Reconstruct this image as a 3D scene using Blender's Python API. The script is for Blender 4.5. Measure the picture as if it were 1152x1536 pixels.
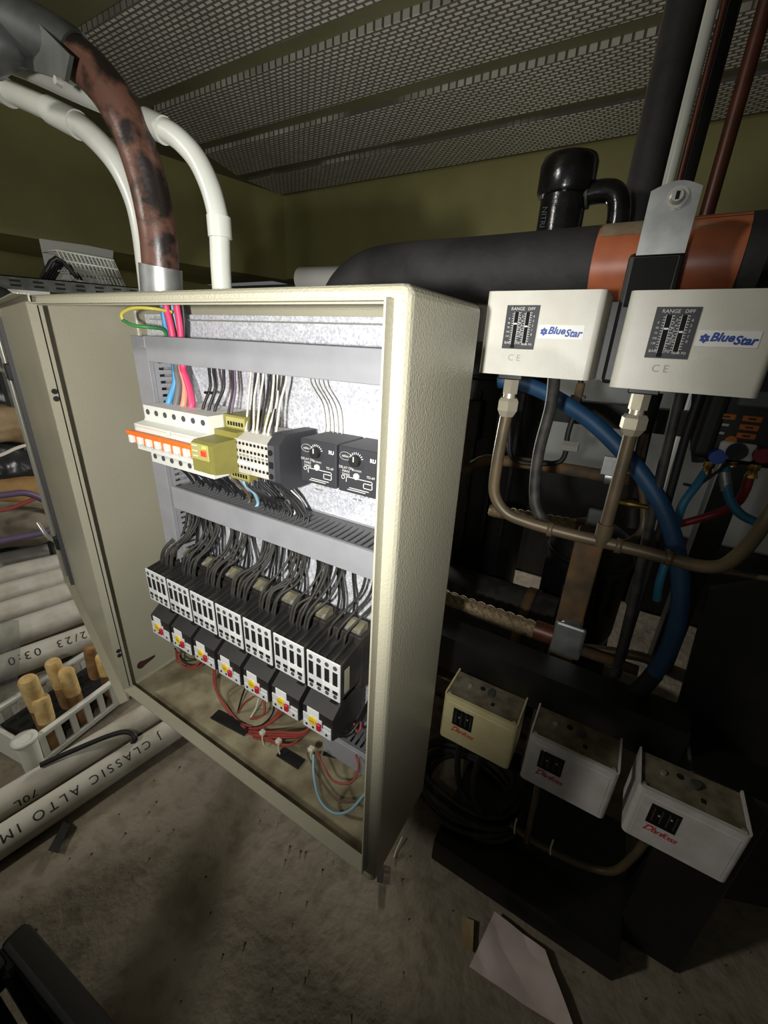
import bpy, bmesh, math, random
from mathutils import Vector, Matrix, noise as mnoise
random.seed(7)
scene = bpy.context.scene
for o in list(bpy.data.objects): bpy.data.objects.remove(o)
C = scene.collection

# ------------------------------------------------------------------ camera
H = 0.85                                   # camera height above the floor
F = 620.0                                  # focal length in pixels of the 1152 x 1536 frame
RX = Vector((0.8540, 0.2310, -0.4660)); RY = Vector((0.5180, -0.3000, 0.8010)); RZ = Vector((0.0450, -0.9260, -0.3760))
# orthonormalise (rows: world axes expressed in camera right/down/forward)
RZ.normalize(); RX = (RX - RZ * RX.dot(RZ)).normalized(); RY = RZ.cross(RX)
cam = bpy.data.cameras.new('camera'); camo = bpy.data.objects.new('camera', cam); C.objects.link(camo)
cam.sensor_fit = 'VERTICAL'; cam.sensor_height = 36.0; cam.lens = 36.0 * F / 1536.0
cam.clip_start = 0.005
right = Vector((RX[0], RY[0], RZ[0])); up = -Vector((RX[1], RY[1], RZ[1])); back = -Vector((RX[2], RY[2], RZ[2]))
camo.matrix_world = Matrix(((right[0], up[0], back[0], 0), (right[1], up[1], back[1], 0), (right[2], up[2], back[2], H), (0, 0, 0, 1)))
scene.camera = camo

# ------------------------------------------------------------------ light
scene.view_settings.view_transform = 'Standard'; scene.view_settings.look = 'None'
scene.view_settings.exposure = 0.0; scene.view_settings.gamma = 1.0
world = bpy.data.worlds.new('world'); scene.world = world; world.use_nodes = True
world.node_tree.nodes['Background'].inputs[0].default_value = (0.9, 0.95, 1.0, 1)
world.node_tree.nodes['Background'].inputs[1].default_value = 0.12
def lamp(name, typ, loc, target, energy, col=(1, 1, 1), **kw):
    l = bpy.data.lights.new(name, typ); l.energy = energy; l.color = col
    for k, v in kw.items(): setattr(l, k, v)
    o = bpy.data.objects.new(name, l); C.objects.link(o); o.location = loc
    o.rotation_euler = (Vector(target) - Vector(loc)).to_track_quat('-Z', 'Y').to_euler()
    return o
# torch held right beside the lens
lamp('torch_light', 'SPOT', (-0.045, -0.10, H - 0.01), (-0.38, 0.33, H - 0.09), 21.0, (1.0, 0.99, 0.95), spot_size=math.radians(104), spot_blend=1.0, shadow_soft_size=0.012)
# bare lamp of the plant room, behind and to the left of the photographer
lamp('room_light', 'POINT', (-1.05, -0.72, H + 0.55), (-0.9, 0.4, H - 0.2), 26.0, (1.0, 0.97, 0.88), shadow_soft_size=0.06)
# added fill light, unseen behind the cabinet, lifts the ceiling boards and back beam
lamp('rear_lamp', 'POINT', (-1.0, 1.45, H - 0.25), (-1.0, 1.5, 3), 24.0, (1.0, 0.97, 0.9), shadow_soft_size=0.08)

# ------------------------------------------------------------------ helpers
def ray(px, py):
    c = Vector(((px - 576) / F, (py - 768) / F, 1.0))
    return Vector((RX.dot(c), RY.dot(c), RZ.dot(c)))
def aY(px, py, y): w = ray(px, py); w *= y / w.y; return Vector((w.x, w.y, w.z + H))
def aX(px, py, x): w = ray(px, py); w *= x / w.x; return Vector((w.x, w.y, w.z + H))
def aZ(px, py, z): w = ray(px, py); w *= (z - H) / w.z; return Vector((w.x, w.y, z))

def lin(c):
    return tuple((v / 12.92 if v <= 0.04045 else ((v + 0.055) / 1.055) ** 2.4) for v in c)
def rgb(r, g, b): return lin((r / 255, g / 255, b / 255)) + (1,)

MATS = {}
def mat(name, col, rough=0.5, metal=0.0, col2=None, scale=20.0, bump=0.0, bscale=None, detail=4.0, lo=0.35, hi=0.65, spec=0.5, alpha=None, emit=None, trans=0.0):
    m = bpy.data.materials.new(name); m.use_nodes = True
    nt = m.node_tree; b = nt.nodes['Principled BSDF']
    b.inputs['Roughness'].default_value = rough; b.inputs['Metallic'].default_value = metal
    b.inputs['Specular IOR Level'].default_value = spec
    b.inputs['Base Color'].default_value = col
    if alpha is not None: b.inputs['Alpha'].default_value = alpha
    if trans: b.inputs['Transmission Weight'].default_value = trans
    if emit: b.inputs['Emission Color'].default_value = emit[0]; b.inputs['Emission Strength'].default_value = emit[1]
    tc = nt.nodes.new('ShaderNodeTexCoord')
    if col2 is not None:
        n = nt.nodes.new('ShaderNodeTexNoise'); n.inputs['Scale'].default_value = scale; n.inputs['Detail'].default_value = detail
        nt.links.new(tc.outputs['Object'], n.inputs['Vector'])
        r = nt.nodes.new('ShaderNodeValToRGB'); r.color_ramp.elements[0].position = lo; r.color_ramp.elements[1].position = hi
        r.color_ramp.elements[0].color = col; r.color_ramp.elements[1].color = col2
        nt.links.new(n.outputs['Fac'], r.inputs['Fac']); nt.links.new(r.outputs['Color'], b.inputs['Base Color'])
    if bump:
        n2 = nt.nodes.new('ShaderNodeTexNoise'); n2.inputs['Scale'].default_value = bscale or scale; n2.inputs['Detail'].default_value = detail
        nt.links.new(tc.outputs['Object'], n2.inputs['Vector'])
        bp = nt.nodes.new('ShaderNodeBump'); bp.inputs['Strength'].default_value = bump; bp.inputs['Distance'].default_value = 0.003
        nt.links.new(n2.outputs['Fac'], bp.inputs['Height']); nt.links.new(bp.outputs['Normal'], b.inputs['Normal'])
    MATS[name] = m
    return m

mat('cream', rgb(170, 166, 146), 0.30, 0, rgb(163, 158, 138), 6, 0.2, 460, 2)
mat('cream_dirty', rgb(168, 160, 130), 0.6, 0, rgb(120, 108, 84), 22, 0.4, 60, 6)
mat('duct', rgb(152, 152, 156), 0.45, 0, rgb(144, 144, 148), 30)
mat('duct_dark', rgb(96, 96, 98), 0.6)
mat('white_plastic', rgb(226, 226, 218), 0.4)
mat('label_white', rgb(236, 236, 232), 0.5)
mat('contactor_white', rgb(216, 217, 216), 0.45)
mat('box_white', rgb(214, 211, 200), 0.42, 0, rgb(206, 202, 190), 40, 0.05, 300)
mat('box_cream', rgb(206, 196, 150), 0.45, 0, rgb(196, 184, 136), 40)
mat('box_grey', rgb(206, 202, 200), 0.45, 0, rgb(192, 186, 182), 50)
mat('dust_top', rgb(120, 112, 92), 0.9, 0, rgb(88, 80, 64), 60, 0.2, 120)
mat('black_plastic', rgb(24, 24, 25), 0.5, 0, rgb(38, 36, 34), 40)
mat('black_dusty', rgb(30, 28, 26), 0.75, 0, rgb(72, 66, 56), 30, lo=0.45, hi=0.8)
mat('black_rubber', rgb(22, 22, 23), 0.6)
mat('black_paint', rgb(17, 17, 17), 0.45, 0, rgb(34, 32, 28), 14, lo=0.45, hi=0.8)
mat('black_foam', rgb(30, 30, 32), 0.7, 0, rgb(46, 45, 45), 18, 0.3, 90)
mat('black_shiny', rgb(14, 14, 15), 0.22, 0, rgb(26, 25, 25), 30, 0.3, 60)
mat('hole', rgb(8, 8, 8), 0.9)
mat('orange', rgb(240, 118, 40), 0.4)
mat('orange_key', rgb(216, 122, 44), 0.5)
mat('olive_relay', rgb(138, 132, 66), 0.5, 0, rgb(128, 122, 60), 40)
mat('olive_light', rgb(176, 168, 104), 0.5)
mat('terminal_grey', rgb(196, 192, 182), 0.5)
mat('terminal_dark', rgb(78, 78, 80), 0.5)
mat('timer_black', rgb(52, 52, 56), 0.55)
mat('print_white', rgb(214, 214, 210), 0.6)
mat('print_black', rgb(28, 28, 30), 0.6)
mat('print_grey', rgb(168, 164, 152), 0.6)
mat('print_blue', rgb(36, 72, 158), 0.5)
mat('print_red', rgb(190, 34, 44), 0.5)
mat('red', rgb(182, 30, 40), 0.4)
mat('lamp_green', rgb(150, 220, 90), 0.4, emit=(rgb(150, 230, 70), 1.2))
mat('lamp_red', rgb(220, 60, 40), 0.4, emit=(rgb(240, 60, 40), 0.8))
mat('yellow', rgb(236, 204, 40), 0.4)
mat('wire_black', rgb(26, 26, 27), 0.45)
mat('wire_dusty', rgb(34, 33, 31), 0.6, 0, rgb(72, 68, 60), 60, lo=0.4, hi=0.8)
mat('wire_white', rgb(222, 216, 200), 0.45)
mat('wire_clear', rgb(190, 186, 180), 0.4)
mat('wire_red', rgb(150, 66, 58), 0.45)
mat('wire_pink', rgb(232, 74, 120), 0.45)
mat('wire_blue', rgb(84, 158, 206), 0.45)
mat('wire_peach', rgb(220, 150, 126), 0.45)
mat('wire_purple', rgb(110, 84, 110), 0.45)
mat('wire_green', rgb(62, 138, 74), 0.45)
mat('wire_yellow', rgb(200, 186, 80), 0.45)
mat('wire_brown', rgb(96, 78, 62), 0.5)
mat('wire_grey', rgb(110, 108, 108), 0.5)
mat('wire_paleblue', rgb(136, 172, 188), 0.45)
mat('tie', rgb(206, 200, 176), 0.5)
mat('pvc', rgb(206, 208, 200), 0.32, 0, rgb(190, 190, 180), 10)
mat('pvc_dusty', rgb(208, 204, 192), 0.4, 0, rgb(170, 162, 144), 14, lo=0.45, hi=0.75)
mat('galv', rgb(150, 152, 150), 0.42, 0.75, rgb(176, 178, 176), 45)
mat('galv_dull', rgb(84, 86, 84), 0.5, 0.3, rgb(60, 62, 58), 30)
mat('steel', rgb(190, 188, 180), 0.35, 0.6)
mat('nickel', rgb(228, 220, 196), 0.3, 0.65)
mat('clip_metal', rgb(150, 144, 120), 0.45, 0.2, rgb(120, 114, 92), 60)
mat('brass', rgb(190, 160, 90), 0.3, 1.0)
mat('copper_dull', rgb(104, 88, 66), 0.45, 0.2, rgb(82, 72, 54), 26)
mat('copper_red', rgb(96, 52, 38), 0.42, 0.3, rgb(70, 40, 30), 20)
mat('rust_conduit', rgb(98, 68, 56), 0.38, 0, rgb(34, 27, 25), 26, 0.35, 50, 7, 0.47, 0.56)
mat('print_dim', rgb(84, 84, 86), 0.6)
mat('print_faint', rgb(60, 66, 76), 0.6)
mat('conduit_black', rgb(24, 20, 20), 0.4)
mat('rust', rgb(110, 82, 50), 0.8, 0, rgb(64, 56, 44), 26)
mat('rust_hole', rgb(70, 36, 26), 0.9, 0, rgb(40, 22, 16), 80)
mat('braid', rgb(146, 128, 98), 0.5, 0.5, rgb(104, 90, 66), 160, 0.6, 500)
mat('orange_tape', rgb(186, 108, 72), 0.4, 0, rgb(158, 86, 56), 25)
mat('tape_dust', rgb(150, 134, 112), 0.8, 0, rgb(120, 100, 80), 50)
mat('blue_hose', rgb(24, 70, 108), 0.55, 0, rgb(20, 58, 90), 30)
mat('blue_hose_thin', rgb(48, 120, 152), 0.45)
mat('red_hose', rgb(142, 30, 36), 0.45)
mat('wood', rgb(222, 194, 134), 0.7, 0, rgb(196, 160, 100), 60, 0.2, 90)
mat('wood_dark', rgb(158, 122, 78), 0.8, 0, rgb(120, 88, 54), 50)
mat('paper', rgb(214, 198, 194), 0.9, 0, rgb(190, 172, 168), 14)
mat('paper_white', rgb(214, 214, 210), 0.8)
mat('cloth_tan', rgb(168, 146, 112), 0.95, 0, rgb(138, 116, 84), 12)
mat('cloth_grey', rgb(134, 126, 110), 0.95, 0, rgb(104, 96, 82), 14)
mat('cardboard', rgb(156, 122, 76), 0.9, 0, rgb(138, 106, 64), 20)
mat('bag_black', rgb(30, 32, 34), 0.35, 0, rgb(50, 52, 54), 20)
mat('film', rgb(150, 160, 160), 0.25, 0, rgb(120, 132, 132), 30, alpha=0.45)
mat('cable_purple', rgb(94, 80, 108), 0.5)
mat('tray_black', rgb(26, 27, 28), 0.5)
mat('display', rgb(104, 112, 104), 0.2)
mat('blue_knob', rgb(50, 86, 170), 0.4)
mat('grey_panel', rgb(170, 172, 170), 0.35, 0, rgb(150, 152, 150), 5)
mat('rough_plinth', rgb(132, 112, 102), 0.95, 0, rgb(84, 70, 62), 26, 0.9, 40, 8)
mat('wall_grey', rgb(150, 148, 140), 0.8, 0, rgb(128, 124, 114), 6)
mat('olive_wall', rgb(146, 141, 92), 0.5, 0, rgb(134, 129, 82), 3, 0.1, 30)
mat('olive_ceiling', rgb(94, 92, 64), 0.7, 0, rgb(84, 82, 56), 3)

def concrete():
    m = bpy.data.materials.new('concrete_floor'); m.use_nodes = True; nt = m.node_tree; b = nt.nodes['Principled BSDF']
    tc = nt.nodes.new('ShaderNodeTexCoord')
    def nz(s, d): 
        n = nt.nodes.new('ShaderNodeTexNoise'); n.inputs['Scale'].default_value = s; n.inputs['Detail'].default_value = d
        nt.links.new(tc.outputs['Object'], n.inputs['Vector']); return n
    a = nz(5, 8); bb = nz(38, 6); c = nz(120, 4)
    r = nt.nodes.new('ShaderNodeValToRGB'); r.color_ramp.elements[0].position = 0.3; r.color_ramp.elements[1].position = 0.75
    r.color_ramp.elements[0].color = rgb(112, 102, 88); r.color_ramp.elements[1].color = rgb(150, 140, 122)
    nt.links.new(a.outputs['Fac'], r.inputs['Fac'])
    r2 = nt.nodes.new('ShaderNodeValToRGB'); r2.color_ramp.elements[0].position = 0.33; r2.color_ramp.elements[1].position = 0.5
    r2.color_ramp.elements[0].color = (0.55, 0.52, 0.48, 1); r2.color_ramp.elements[1].color = (1, 1, 1, 1)
    nt.links.new(bb.outputs['Fac'], r2.inputs['Fac'])
    mx = nt.nodes.new('ShaderNodeMixRGB'); mx.blend_type = 'MULTIPLY'; mx.inputs[0].default_value = 0.6
    nt.links.new(r.outputs['Color'], mx.inputs[1]); nt.links.new(r2.outputs['Color'], mx.inputs[2])
    nt.links.new(mx.outputs[0], b.inputs['Base Color'])
    ad = nt.nodes.new('ShaderNodeMath'); ad.operation = 'MULTIPLY_ADD'; ad.inputs[1].default_value = 0.35
    nt.links.new(c.outputs['Fac'], ad.inputs[0]); nt.links.new(bb.outputs['Fac'], ad.inputs[2])
    bp = nt.nodes.new('ShaderNodeBump'); bp.inputs['Strength'].default_value = 0.7; bp.inputs['Distance'].default_value = 0.006
    nt.links.new(ad.outputs[0], bp.inputs['Height']); nt.links.new(bp.outputs['Normal'], b.inputs['Normal'])
    b.inputs['Roughness'].default_value = 0.85
    MATS['concrete_floor'] = m
concrete()
def spangle():
    m = bpy.data.materials.new('zinc_spangle'); m.use_nodes = True; nt = m.node_tree; b = nt.nodes['Principled BSDF']
    tc = nt.nodes.new('ShaderNodeTexCoord')
    v = nt.nodes.new('ShaderNodeTexVoronoi'); v.inputs['Scale'].default_value = 420
    nt.links.new(tc.outputs['Object'], v.inputs['Vector'])
    r = nt.nodes.new('ShaderNodeValToRGB'); r.color_ramp.elements[0].color = rgb(190, 192, 205); r.color_ramp.elements[1].color = rgb(252, 253, 255)
    nt.links.new(v.outputs['Color'], r.inputs['Fac']); nt.links.new(r.outputs['Color'], b.inputs['Base Color'])
    nm = nt.nodes.new('ShaderNodeBump'); nm.inputs['Strength'].default_value = 0.55; nm.inputs['Distance'].default_value = 0.002
    nt.links.new(v.outputs['Color'], nm.inputs['Height']); nt.links.new(nm.outputs['Normal'], b.inputs['Normal'])
    b.inputs['Metallic'].default_value = 0.3; b.inputs['Roughness'].default_value = 0.5
    MATS['zinc_spangle'] = m
spangle()
def foil():
    m = bpy.data.materials.new('embossed_foil'); m.use_nodes = True; nt = m.node_tree; b = nt.nodes['Principled BSDF']
    tc = nt.nodes.new('ShaderNodeTexCoord')
    br = nt.nodes.new('ShaderNodeTexBrick'); br.inputs['Scale'].default_value = 1.0
    br.inputs['Brick Width'].default_value = 0.040; br.inputs['Row Height'].default_value = 0.022; br.inputs['Mortar Size'].default_value = 0.0062; br.inputs['Mortar Smooth'].default_value = 0.6
    br.inputs['Color1'].default_value = rgb(214, 211, 202); br.inputs['Color2'].default_value = rgb(194, 190, 180); br.inputs['Mortar'].default_value = rgb(104, 100, 92)
    nt.links.new(tc.outputs['Object'], br.inputs['Vector']); nt.links.new(br.outputs['Color'], b.inputs['Base Color'])
    bp = nt.nodes.new('ShaderNodeBump'); bp.invert = True; bp.inputs['Strength'].default_value = 0.9; bp.inputs['Distance'].default_value = 0.006
    nt.links.new(br.outputs['Fac'], bp.inputs['Height']); nt.links.new(bp.outputs['Normal'], b.inputs['Normal'])
    b.inputs['Metallic'].default_value = 0.35; b.inputs['Roughness'].default_value = 0.45
    MATS['embossed_foil'] = m
foil()

def smooth_path(pts, n=6):
    pts = [Vector(p) for p in pts]
    if len(pts) < 3: return pts
    out = []
    P = [pts[0] * 2 - pts[1]] + pts + [pts[-1] * 2 - pts[-2]]
    for i in range(1, len(P) - 2):
        p0, p1, p2, p3 = P[i - 1], P[i], P[i + 1], P[i + 2]
        for k in range(n):
            t = k / n
            out.append(0.5 * ((2 * p1) + (p2 - p0) * t + (2 * p0 - 5 * p1 + 4 * p2 - p3) * t * t + (3 * p1 - p0 - 3 * p2 + p3) * t ** 3))
    out.append(pts[-1])
    return out

def root_loc(o):
    v = Vector((0, 0, 0))
    while o is not None: v += o.location; o = o.parent
    return v

def tag(o, label=None, cat=None, group=None, kind=None):
    if label: o['label'] = label
    if cat: o['category'] = cat
    if group: o['group'] = group
    if kind: o['kind'] = kind
    return o

class MB:
    def __init__(s, M=None): s.v = []; s.f = []; s.M = M; s.sm = []
    def add(s, vs, fs, smooth=False):
        b = len(s.v); s.v += [Vector(v) for v in vs]
        s.f += [tuple(b + i for i in f) for f in fs]; s.sm += [smooth] * len(fs); return s
    def box(s, x0, x1, y0, y1, z0, z1, bevel=0.0, seg=2):
        if bevel:
            bm = bmesh.new()
            bmesh.ops.create_cube(bm, size=1.0, matrix=Matrix.Translation(((x0 + x1) / 2, (y0 + y1) / 2, (z0 + z1) / 2)) @ Matrix.Diagonal((abs(x1 - x0), abs(y1 - y0), abs(z1 - z0), 1)))
            bmesh.ops.bevel(bm, geom=list(bm.edges), offset=bevel, segments=seg, affect='EDGES', profile=0.5)
            bm.verts.index_update()
            s.add([v.co.copy() for v in bm.verts], [[v.index for v in f.verts] for f in bm.faces], False); bm.free()
            return s
        v = [(x, y, z) for x in (x0, x1) for y in (y0, y1) for z in (z0, z1)]
        return s.add(v, [(0, 1, 3, 2), (4, 6, 7, 5), (0, 4, 5, 1), (2, 3, 7, 6), (0, 2, 6, 4), (1, 5, 7, 3)])
    def prism(s, poly, axis, a, b):
        # poly: 2D list in the other two axes (order x,y,z without axis)
        def mk(p, t):
            if axis == 0: return (t, p[0], p[1])
            if axis == 1: return (p[0], t, p[1])
            return (p[0], p[1], t)
        n = len(poly); vs = [mk(p, a) for p in poly] + [mk(p, b) for p in poly]
        fs = [tuple(range(n)), tuple(range(2 * n - 1, n - 1, -1))] + [(i, i + n, (i + 1) % n + n, (i + 1) % n) for i in range(n)]
        return s.add(vs, fs)
    def tube(s, pts, r, n=8, sm=6, caps=True, radii=None):
        pts = smooth_path(pts, sm) if sm else [Vector(p) for p in pts]
        N = len(pts); rings = []
        t = (pts[1] - pts[0]).normalized()
        u = t.orthogonal().normalized()
        for i, p in enumerate(pts):
            tt = (pts[min(i + 1, N - 1)] - pts[max(i - 1, 0)])
            if tt.length < 1e-9: tt = t
            tt = tt.normalized(); u = (u - tt * u.dot(tt))
            if u.length < 1e-6: u = tt.orthogonal()
            u.normalize(); w = tt.cross(u)
            rr = r if radii is None else radii[min(int(i * len(radii) / N), len(radii) - 1)]
            rings.append([p + (u * math.cos(2 * math.pi * k / n) + w * math.sin(2 * math.pi * k / n)) * rr for k in range(n)])
        vs = [v for rg in rings for v in rg]
        fs = [(i * n + k, i * n + (k + 1) % n, (i + 1) * n + (k + 1) % n, (i + 1) * n + k) for i in range(N - 1) for k in range(n)]
        s.add(vs, fs, True)
        if caps:
            s.add(rings[0], [tuple(range(n - 1, -1, -1))]); s.add(rings[-1], [tuple(range(n))])
        return s
    def cyl(s, p0, p1, r, n=16, r2=None, caps=True):
        p0 = Vector(p0); p1 = Vector(p1); t = (p1 - p0).normalized(); u = t.orthogonal().normalized(); w = t.cross(u)
        r2 = r if r2 is None else r2
        a = [p0 + (u * math.cos(2 * math.pi * k / n) + w * math.sin(2 * math.pi * k / n)) * r for k in range(n)]
        b = [p1 + (u * math.cos(2 * math.pi * k / n) + w * math.sin(2 * math.pi * k / n)) * r2 for k in range(n)]
        s.add(a + b, [(k, (k + 1) % n, n + (k + 1) % n, n + k) for k in range(n)], n > 8)
        if caps: s.add(a, [tuple(range(n - 1, -1, -1))]); s.add(b, [tuple(range(n))])
        return s
    def ring(s, p0, p1, r_out, r_in, n=20):
        p0 = Vector(p0); p1 = Vector(p1); t = (p1 - p0).normalized(); u = t.orthogonal().normalized(); w = t.cross(u)
        vs = []
        for p, r in ((p0, r_out), (p1, r_out), (p1, r_in), (p0, r_in)):
            vs += [p + (u * math.cos(2 * math.pi * k / n) + w * math.sin(2 * math.pi * k / n)) * r for k in range(n)]
        fs = []
        for j in range(4):
            a = j * n; b = ((j + 1) % 4) * n
            fs += [(a + k, a + (k + 1) % n, b + (k + 1) % n, b + k) for k in range(n)]
        return s.add(vs, fs, True)
    def build(s, name, m, parent=None, label=None, cat=None, group=None, kind=None):
        vs = s.v if s.M is None else [s.M @ v for v in s.v]
        if parent is None:
            lo = [min(v[i] for v in vs) for i in range(3)]; hi = [max(v[i] for v in vs) for i in range(3)]
            loc = Vector(((lo[0] + hi[0]) / 2, (lo[1] + hi[1]) / 2, lo[2]))
        else: loc = root_loc(parent)
        me = bpy.data.meshes.new(name)
        me.from_pydata([tuple(v - loc) for v in vs], [], s.f); me.update()
        bm = bmesh.new(); bm.from_mesh(me); bmesh.ops.recalc_face_normals(bm, faces=bm.faces); bm.to_mesh(me); bm.free()
        if len(me.polygons) == len(s.sm): me.polygons.foreach_set('use_smooth', s.sm)
        me.materials.append(MATS[m])
        o = bpy.data.objects.new(name, me); C.objects.link(o)
        if parent is None: o.location = loc
        else: o.parent = parent
        return tag(o, label, cat, group, kind)

def thing(name, loc, label, cat, group=None):
    o = bpy.data.objects.new(name, None); C.objects.link(o); o.location = loc; o.empty_display_size = 0.02
    return tag(o, label, cat, group)
def copy_tree(o, parent=None):
    c = o.copy(); C.objects.link(c); c.parent = parent
    for ch in list(o.children): copy_tree(ch, c)
    return c
DG = None
def text_mesh(body, size, shear=0.0, offset=0.0, spacing=1.0, align='CENTER'):
    cu = bpy.data.curves.new('lettering', 'FONT'); cu.body = body; cu.size = size; cu.shear = shear; cu.offset = offset
    cu.space_character = spacing; cu.align_x = align; cu.align_y = 'CENTER'; cu.resolution_u = 3
    o = bpy.data.objects.new('lettering', cu); C.objects.link(o)
    dg = bpy.context.evaluated_depsgraph_get(); me = bpy.data.meshes.new_from_object(o.evaluated_get(dg))
    vs = [v.co.copy() for v in me.vertices]; fs = [tuple(p.vertices) for p in me.polygons]
    bpy.data.objects.remove(o); bpy.data.curves.remove(cu); bpy.data.meshes.remove(me)
    return vs, fs
def lettering(body, size, origin, xdir, ydir, m, parent, name='lettering', lift=0.0004, **kw):
    vs, fs = text_mesh(body, size, **kw)
    xd = Vector(xdir).normalized(); yd = Vector(ydir).normalized(); nd = xd.cross(yd); o = Vector(origin)
    mb = MB(); mb.add([o + xd * v.x + yd * v.y + nd * lift for v in vs], fs)
    return mb.build(name, m, parent)

# ------------------------------------------------------------------ the room
def struct(name, mb, m, parent=None):
    o = mb.build(name, m, parent)
    if parent is None: o['kind'] = 'structure'
    return o
ZC = H + 1.12; YB = 3.2
def floor_mesh():
    mb = MB(); nx, ny = 150, 110; x0, x1, y0, y1 = -2.2, 1.4, -0.9, 1.7
    vs = []
    for j in range(ny + 1):
        for i in range(nx + 1):
            x = x0 + (x1 - x0) * i / nx; y = y0 + (y1 - y0) * j / ny
            e = min(1.0, min(i, nx - i, j, ny - j) / 5.0)
            z = mnoise.noise((x * 7, y * 7, 0)) * 0.0022 + mnoise.noise((x * 23, y * 23, 4)) * 0.0016 - max(0, mnoise.noise((x * 16, y * 12, 9)) - 0.3) * 0.010
            vs.append((x, y, (z - 0.003) * e))
    mb.add(vs, [(j * (nx + 1) + i, j * (nx + 1) + i + 1, (j + 1) * (nx + 1) + i + 1, (j + 1) * (nx + 1) + i) for j in range(ny) for i in range(nx)], True)
    for a in ((-4.2, -2.2, -2.2, 3.6), (1.4, 2.4, -2.2, 3.6), (-2.2, 1.4, -2.2, -0.9), (-2.2, 1.4, 1.7, 3.6)):
        mb.add([(a[0], a[2], 0), (a[1], a[2], 0), (a[1], a[3], 0), (a[0], a[3], 0)], [(0, 1, 2, 3)])
    return mb
struct('floor', floor_mesh(), 'concrete_floor')
struct('ceiling', MB().box(-4.2, 2.4, -2.2, 3.6, ZC + 0.02, ZC + 0.12), 'olive_ceiling')
# olive painted beams (upper walls) with the lower wall set back under them
wl = [(-3.316, 1.228), (-2.90, 3.0)]
d = Vector((wl[1][0] - wl[0][0], wl[1][1] - wl[0][1])).normalized()
A = Vector(wl[0]) - d * 3.4; B = Vector((-3.01, YB))
struct('wall_left', MB().prism([(A.x, A.y), (B.x, B.y), (-4.3, B.y + 0.06), (-4.3, A.y)], 2, H + 0.50, ZC + 0.02), 'olive_wall')
struct('wall_back', MB().box(-3.26, 2.4, YB, YB + 0.40, H + 0.51, ZC + 0.02), 'olive_wall')
struct('wall_right', MB().box(2.2, 2.4, -2.2, YB, 0, ZC + 0.02), 'wall_grey')
struct('wall_back_lower', MB().box(-4.2, 2.4, YB + 0.28, YB + 0.38, 0, H + 0.51), 'wall_grey')
struct('wall_left_lower', MB().box(-4.3, -4.2, -2.2, YB + 0.38, 0, H + 0.5), 'olive_wall')
# embossed foil-faced insulation boards fixed under the ceiling slab
sl = [(1.30, 1.70, -2.36, -2.57), (1.81, 2.18, -2.62, -2.76), (2.30, 2.66, -2.84, -2.96), (2.76, 3.11, -2.96, -2.965)]
nm = ['nearest', 'second nearest', 'second farthest', 'farthest']
for i, (y0, y1, xa, xb) in enumerate(sl):
    mb = MB(); n = 40; top = []; bot = []
    x1 = 2.2
    vs = []
    for k in range(n + 1):
        t = k / n
        for yy, xs in ((y0, xa), (y1, xb)):
            x = xs + (x1 - xs) * t
            w = mnoise.noise((x * 3.1, yy, i * 5)) * 0.008
            vs += [(x, yy + w, ZC - 0.004 + w * 0.5), (x, yy + w, ZC + 0.02)]
    fs = []
    for k in range(n):
        a = k * 4; b = a + 4
        fs += [(a, a + 2, b + 2, b), (a, b, b + 1, a + 1), (a + 2, a + 3, b + 3, b + 2), (a + 1, b + 1, b + 3, a + 3)]
    fs += [(0, 1, 3, 2), (n * 4, n * 4 + 2, n * 4 + 3, n * 4 + 1)]
    mb.add(vs, fs)
    mb.build('insulation_board', 'embossed_foil', None, 'embossed silver foil board under the ceiling, %s of the four strips' % nm[i], 'insulation board', 'foil boards under the ceiling')

# ------------------------------------------------------------------ control panel enclosure
def Zr(z): return H + z
XL, XR, ZT, ZB, YF, YK = -0.660, -0.135, Zr(0.036), Zr(-0.588), 0.25, 0.386
enc = thing('electrical_enclosure', ((XL + XR) / 2, YK, ZB), 'open cream steel control cabinet full of contactors', 'electrical cabinet')
def enclosure_shell():
    bm = bmesh.new()
    bmesh.ops.create_cube(bm, size=1.0, matrix=Matrix.Translation(((XL + XR) / 2, (YF + YK) / 2, (ZT + ZB) / 2)) @ Matrix.Diagonal((XR - XL, YK - YF, ZT - ZB, 1)))
    bm.normal_update()
    front = [f for f in bm.faces if f.normal.y < -0.9]
    r = bmesh.ops.inset_region(bm, faces=front, thickness=0.0122, use_even_offset=True)
    bm.normal_update()
    inner = [f for f in bm.faces if f.normal.y < -0.9 and all(XL + 0.01 < v.co.x < XR - 0.01 for v in f.verts)]
    bmesh.ops.delete(bm, geom=inner, context='FACES')
    es = [e for e in bm.edges if not e.is_boundary and len(e.link_faces) == 2 and e.calc_face_angle(0) > 0.5]
    bmesh.ops.bevel(bm, geom=es, offset=0.0075, segments=4, affect='EDGES', profile=0.5)
    bmesh.ops.recalc_face_normals(bm, faces=bm.faces)
    bmesh.ops.solidify(bm, geom=list(bm.faces), thickness=0.0016)
    bm.verts.index_update()
    mb = MB(); mb.add([v.co.copy() for v in bm.verts], [[v.index for v in f.verts] for f in bm.faces], False); bm.free()
    return mb
enclosure_shell().build('body', 'cream', enc)
RL, RR, RT, RB = -0.630, -0.147, Zr(0.0265), Zr(-0.560)
t = 0.0016
rim = MB()
rim.box(RL - t, RL, 0.24, 0.2555, RB, RT).box(RR, RR + t, 0.24, 0.2555, RB, RT).box(RL, RR, 0.24, 0.2555, RT - t, RT).box(RL, RR, 0.24, 0.2555, RB, RB + t)
rim.box(XL + 0.010, RL, 0.2500, 0.2514, RB - 0.01, RT + 0.002)
rim.build('rim', 'cream', enc)
MB().box(-0.622, -0.15, 0.374, 0.3765, Zr(-0.553), Zr(0.024)).build('mounting_plate', 'zinc_spangle', enc)
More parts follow.
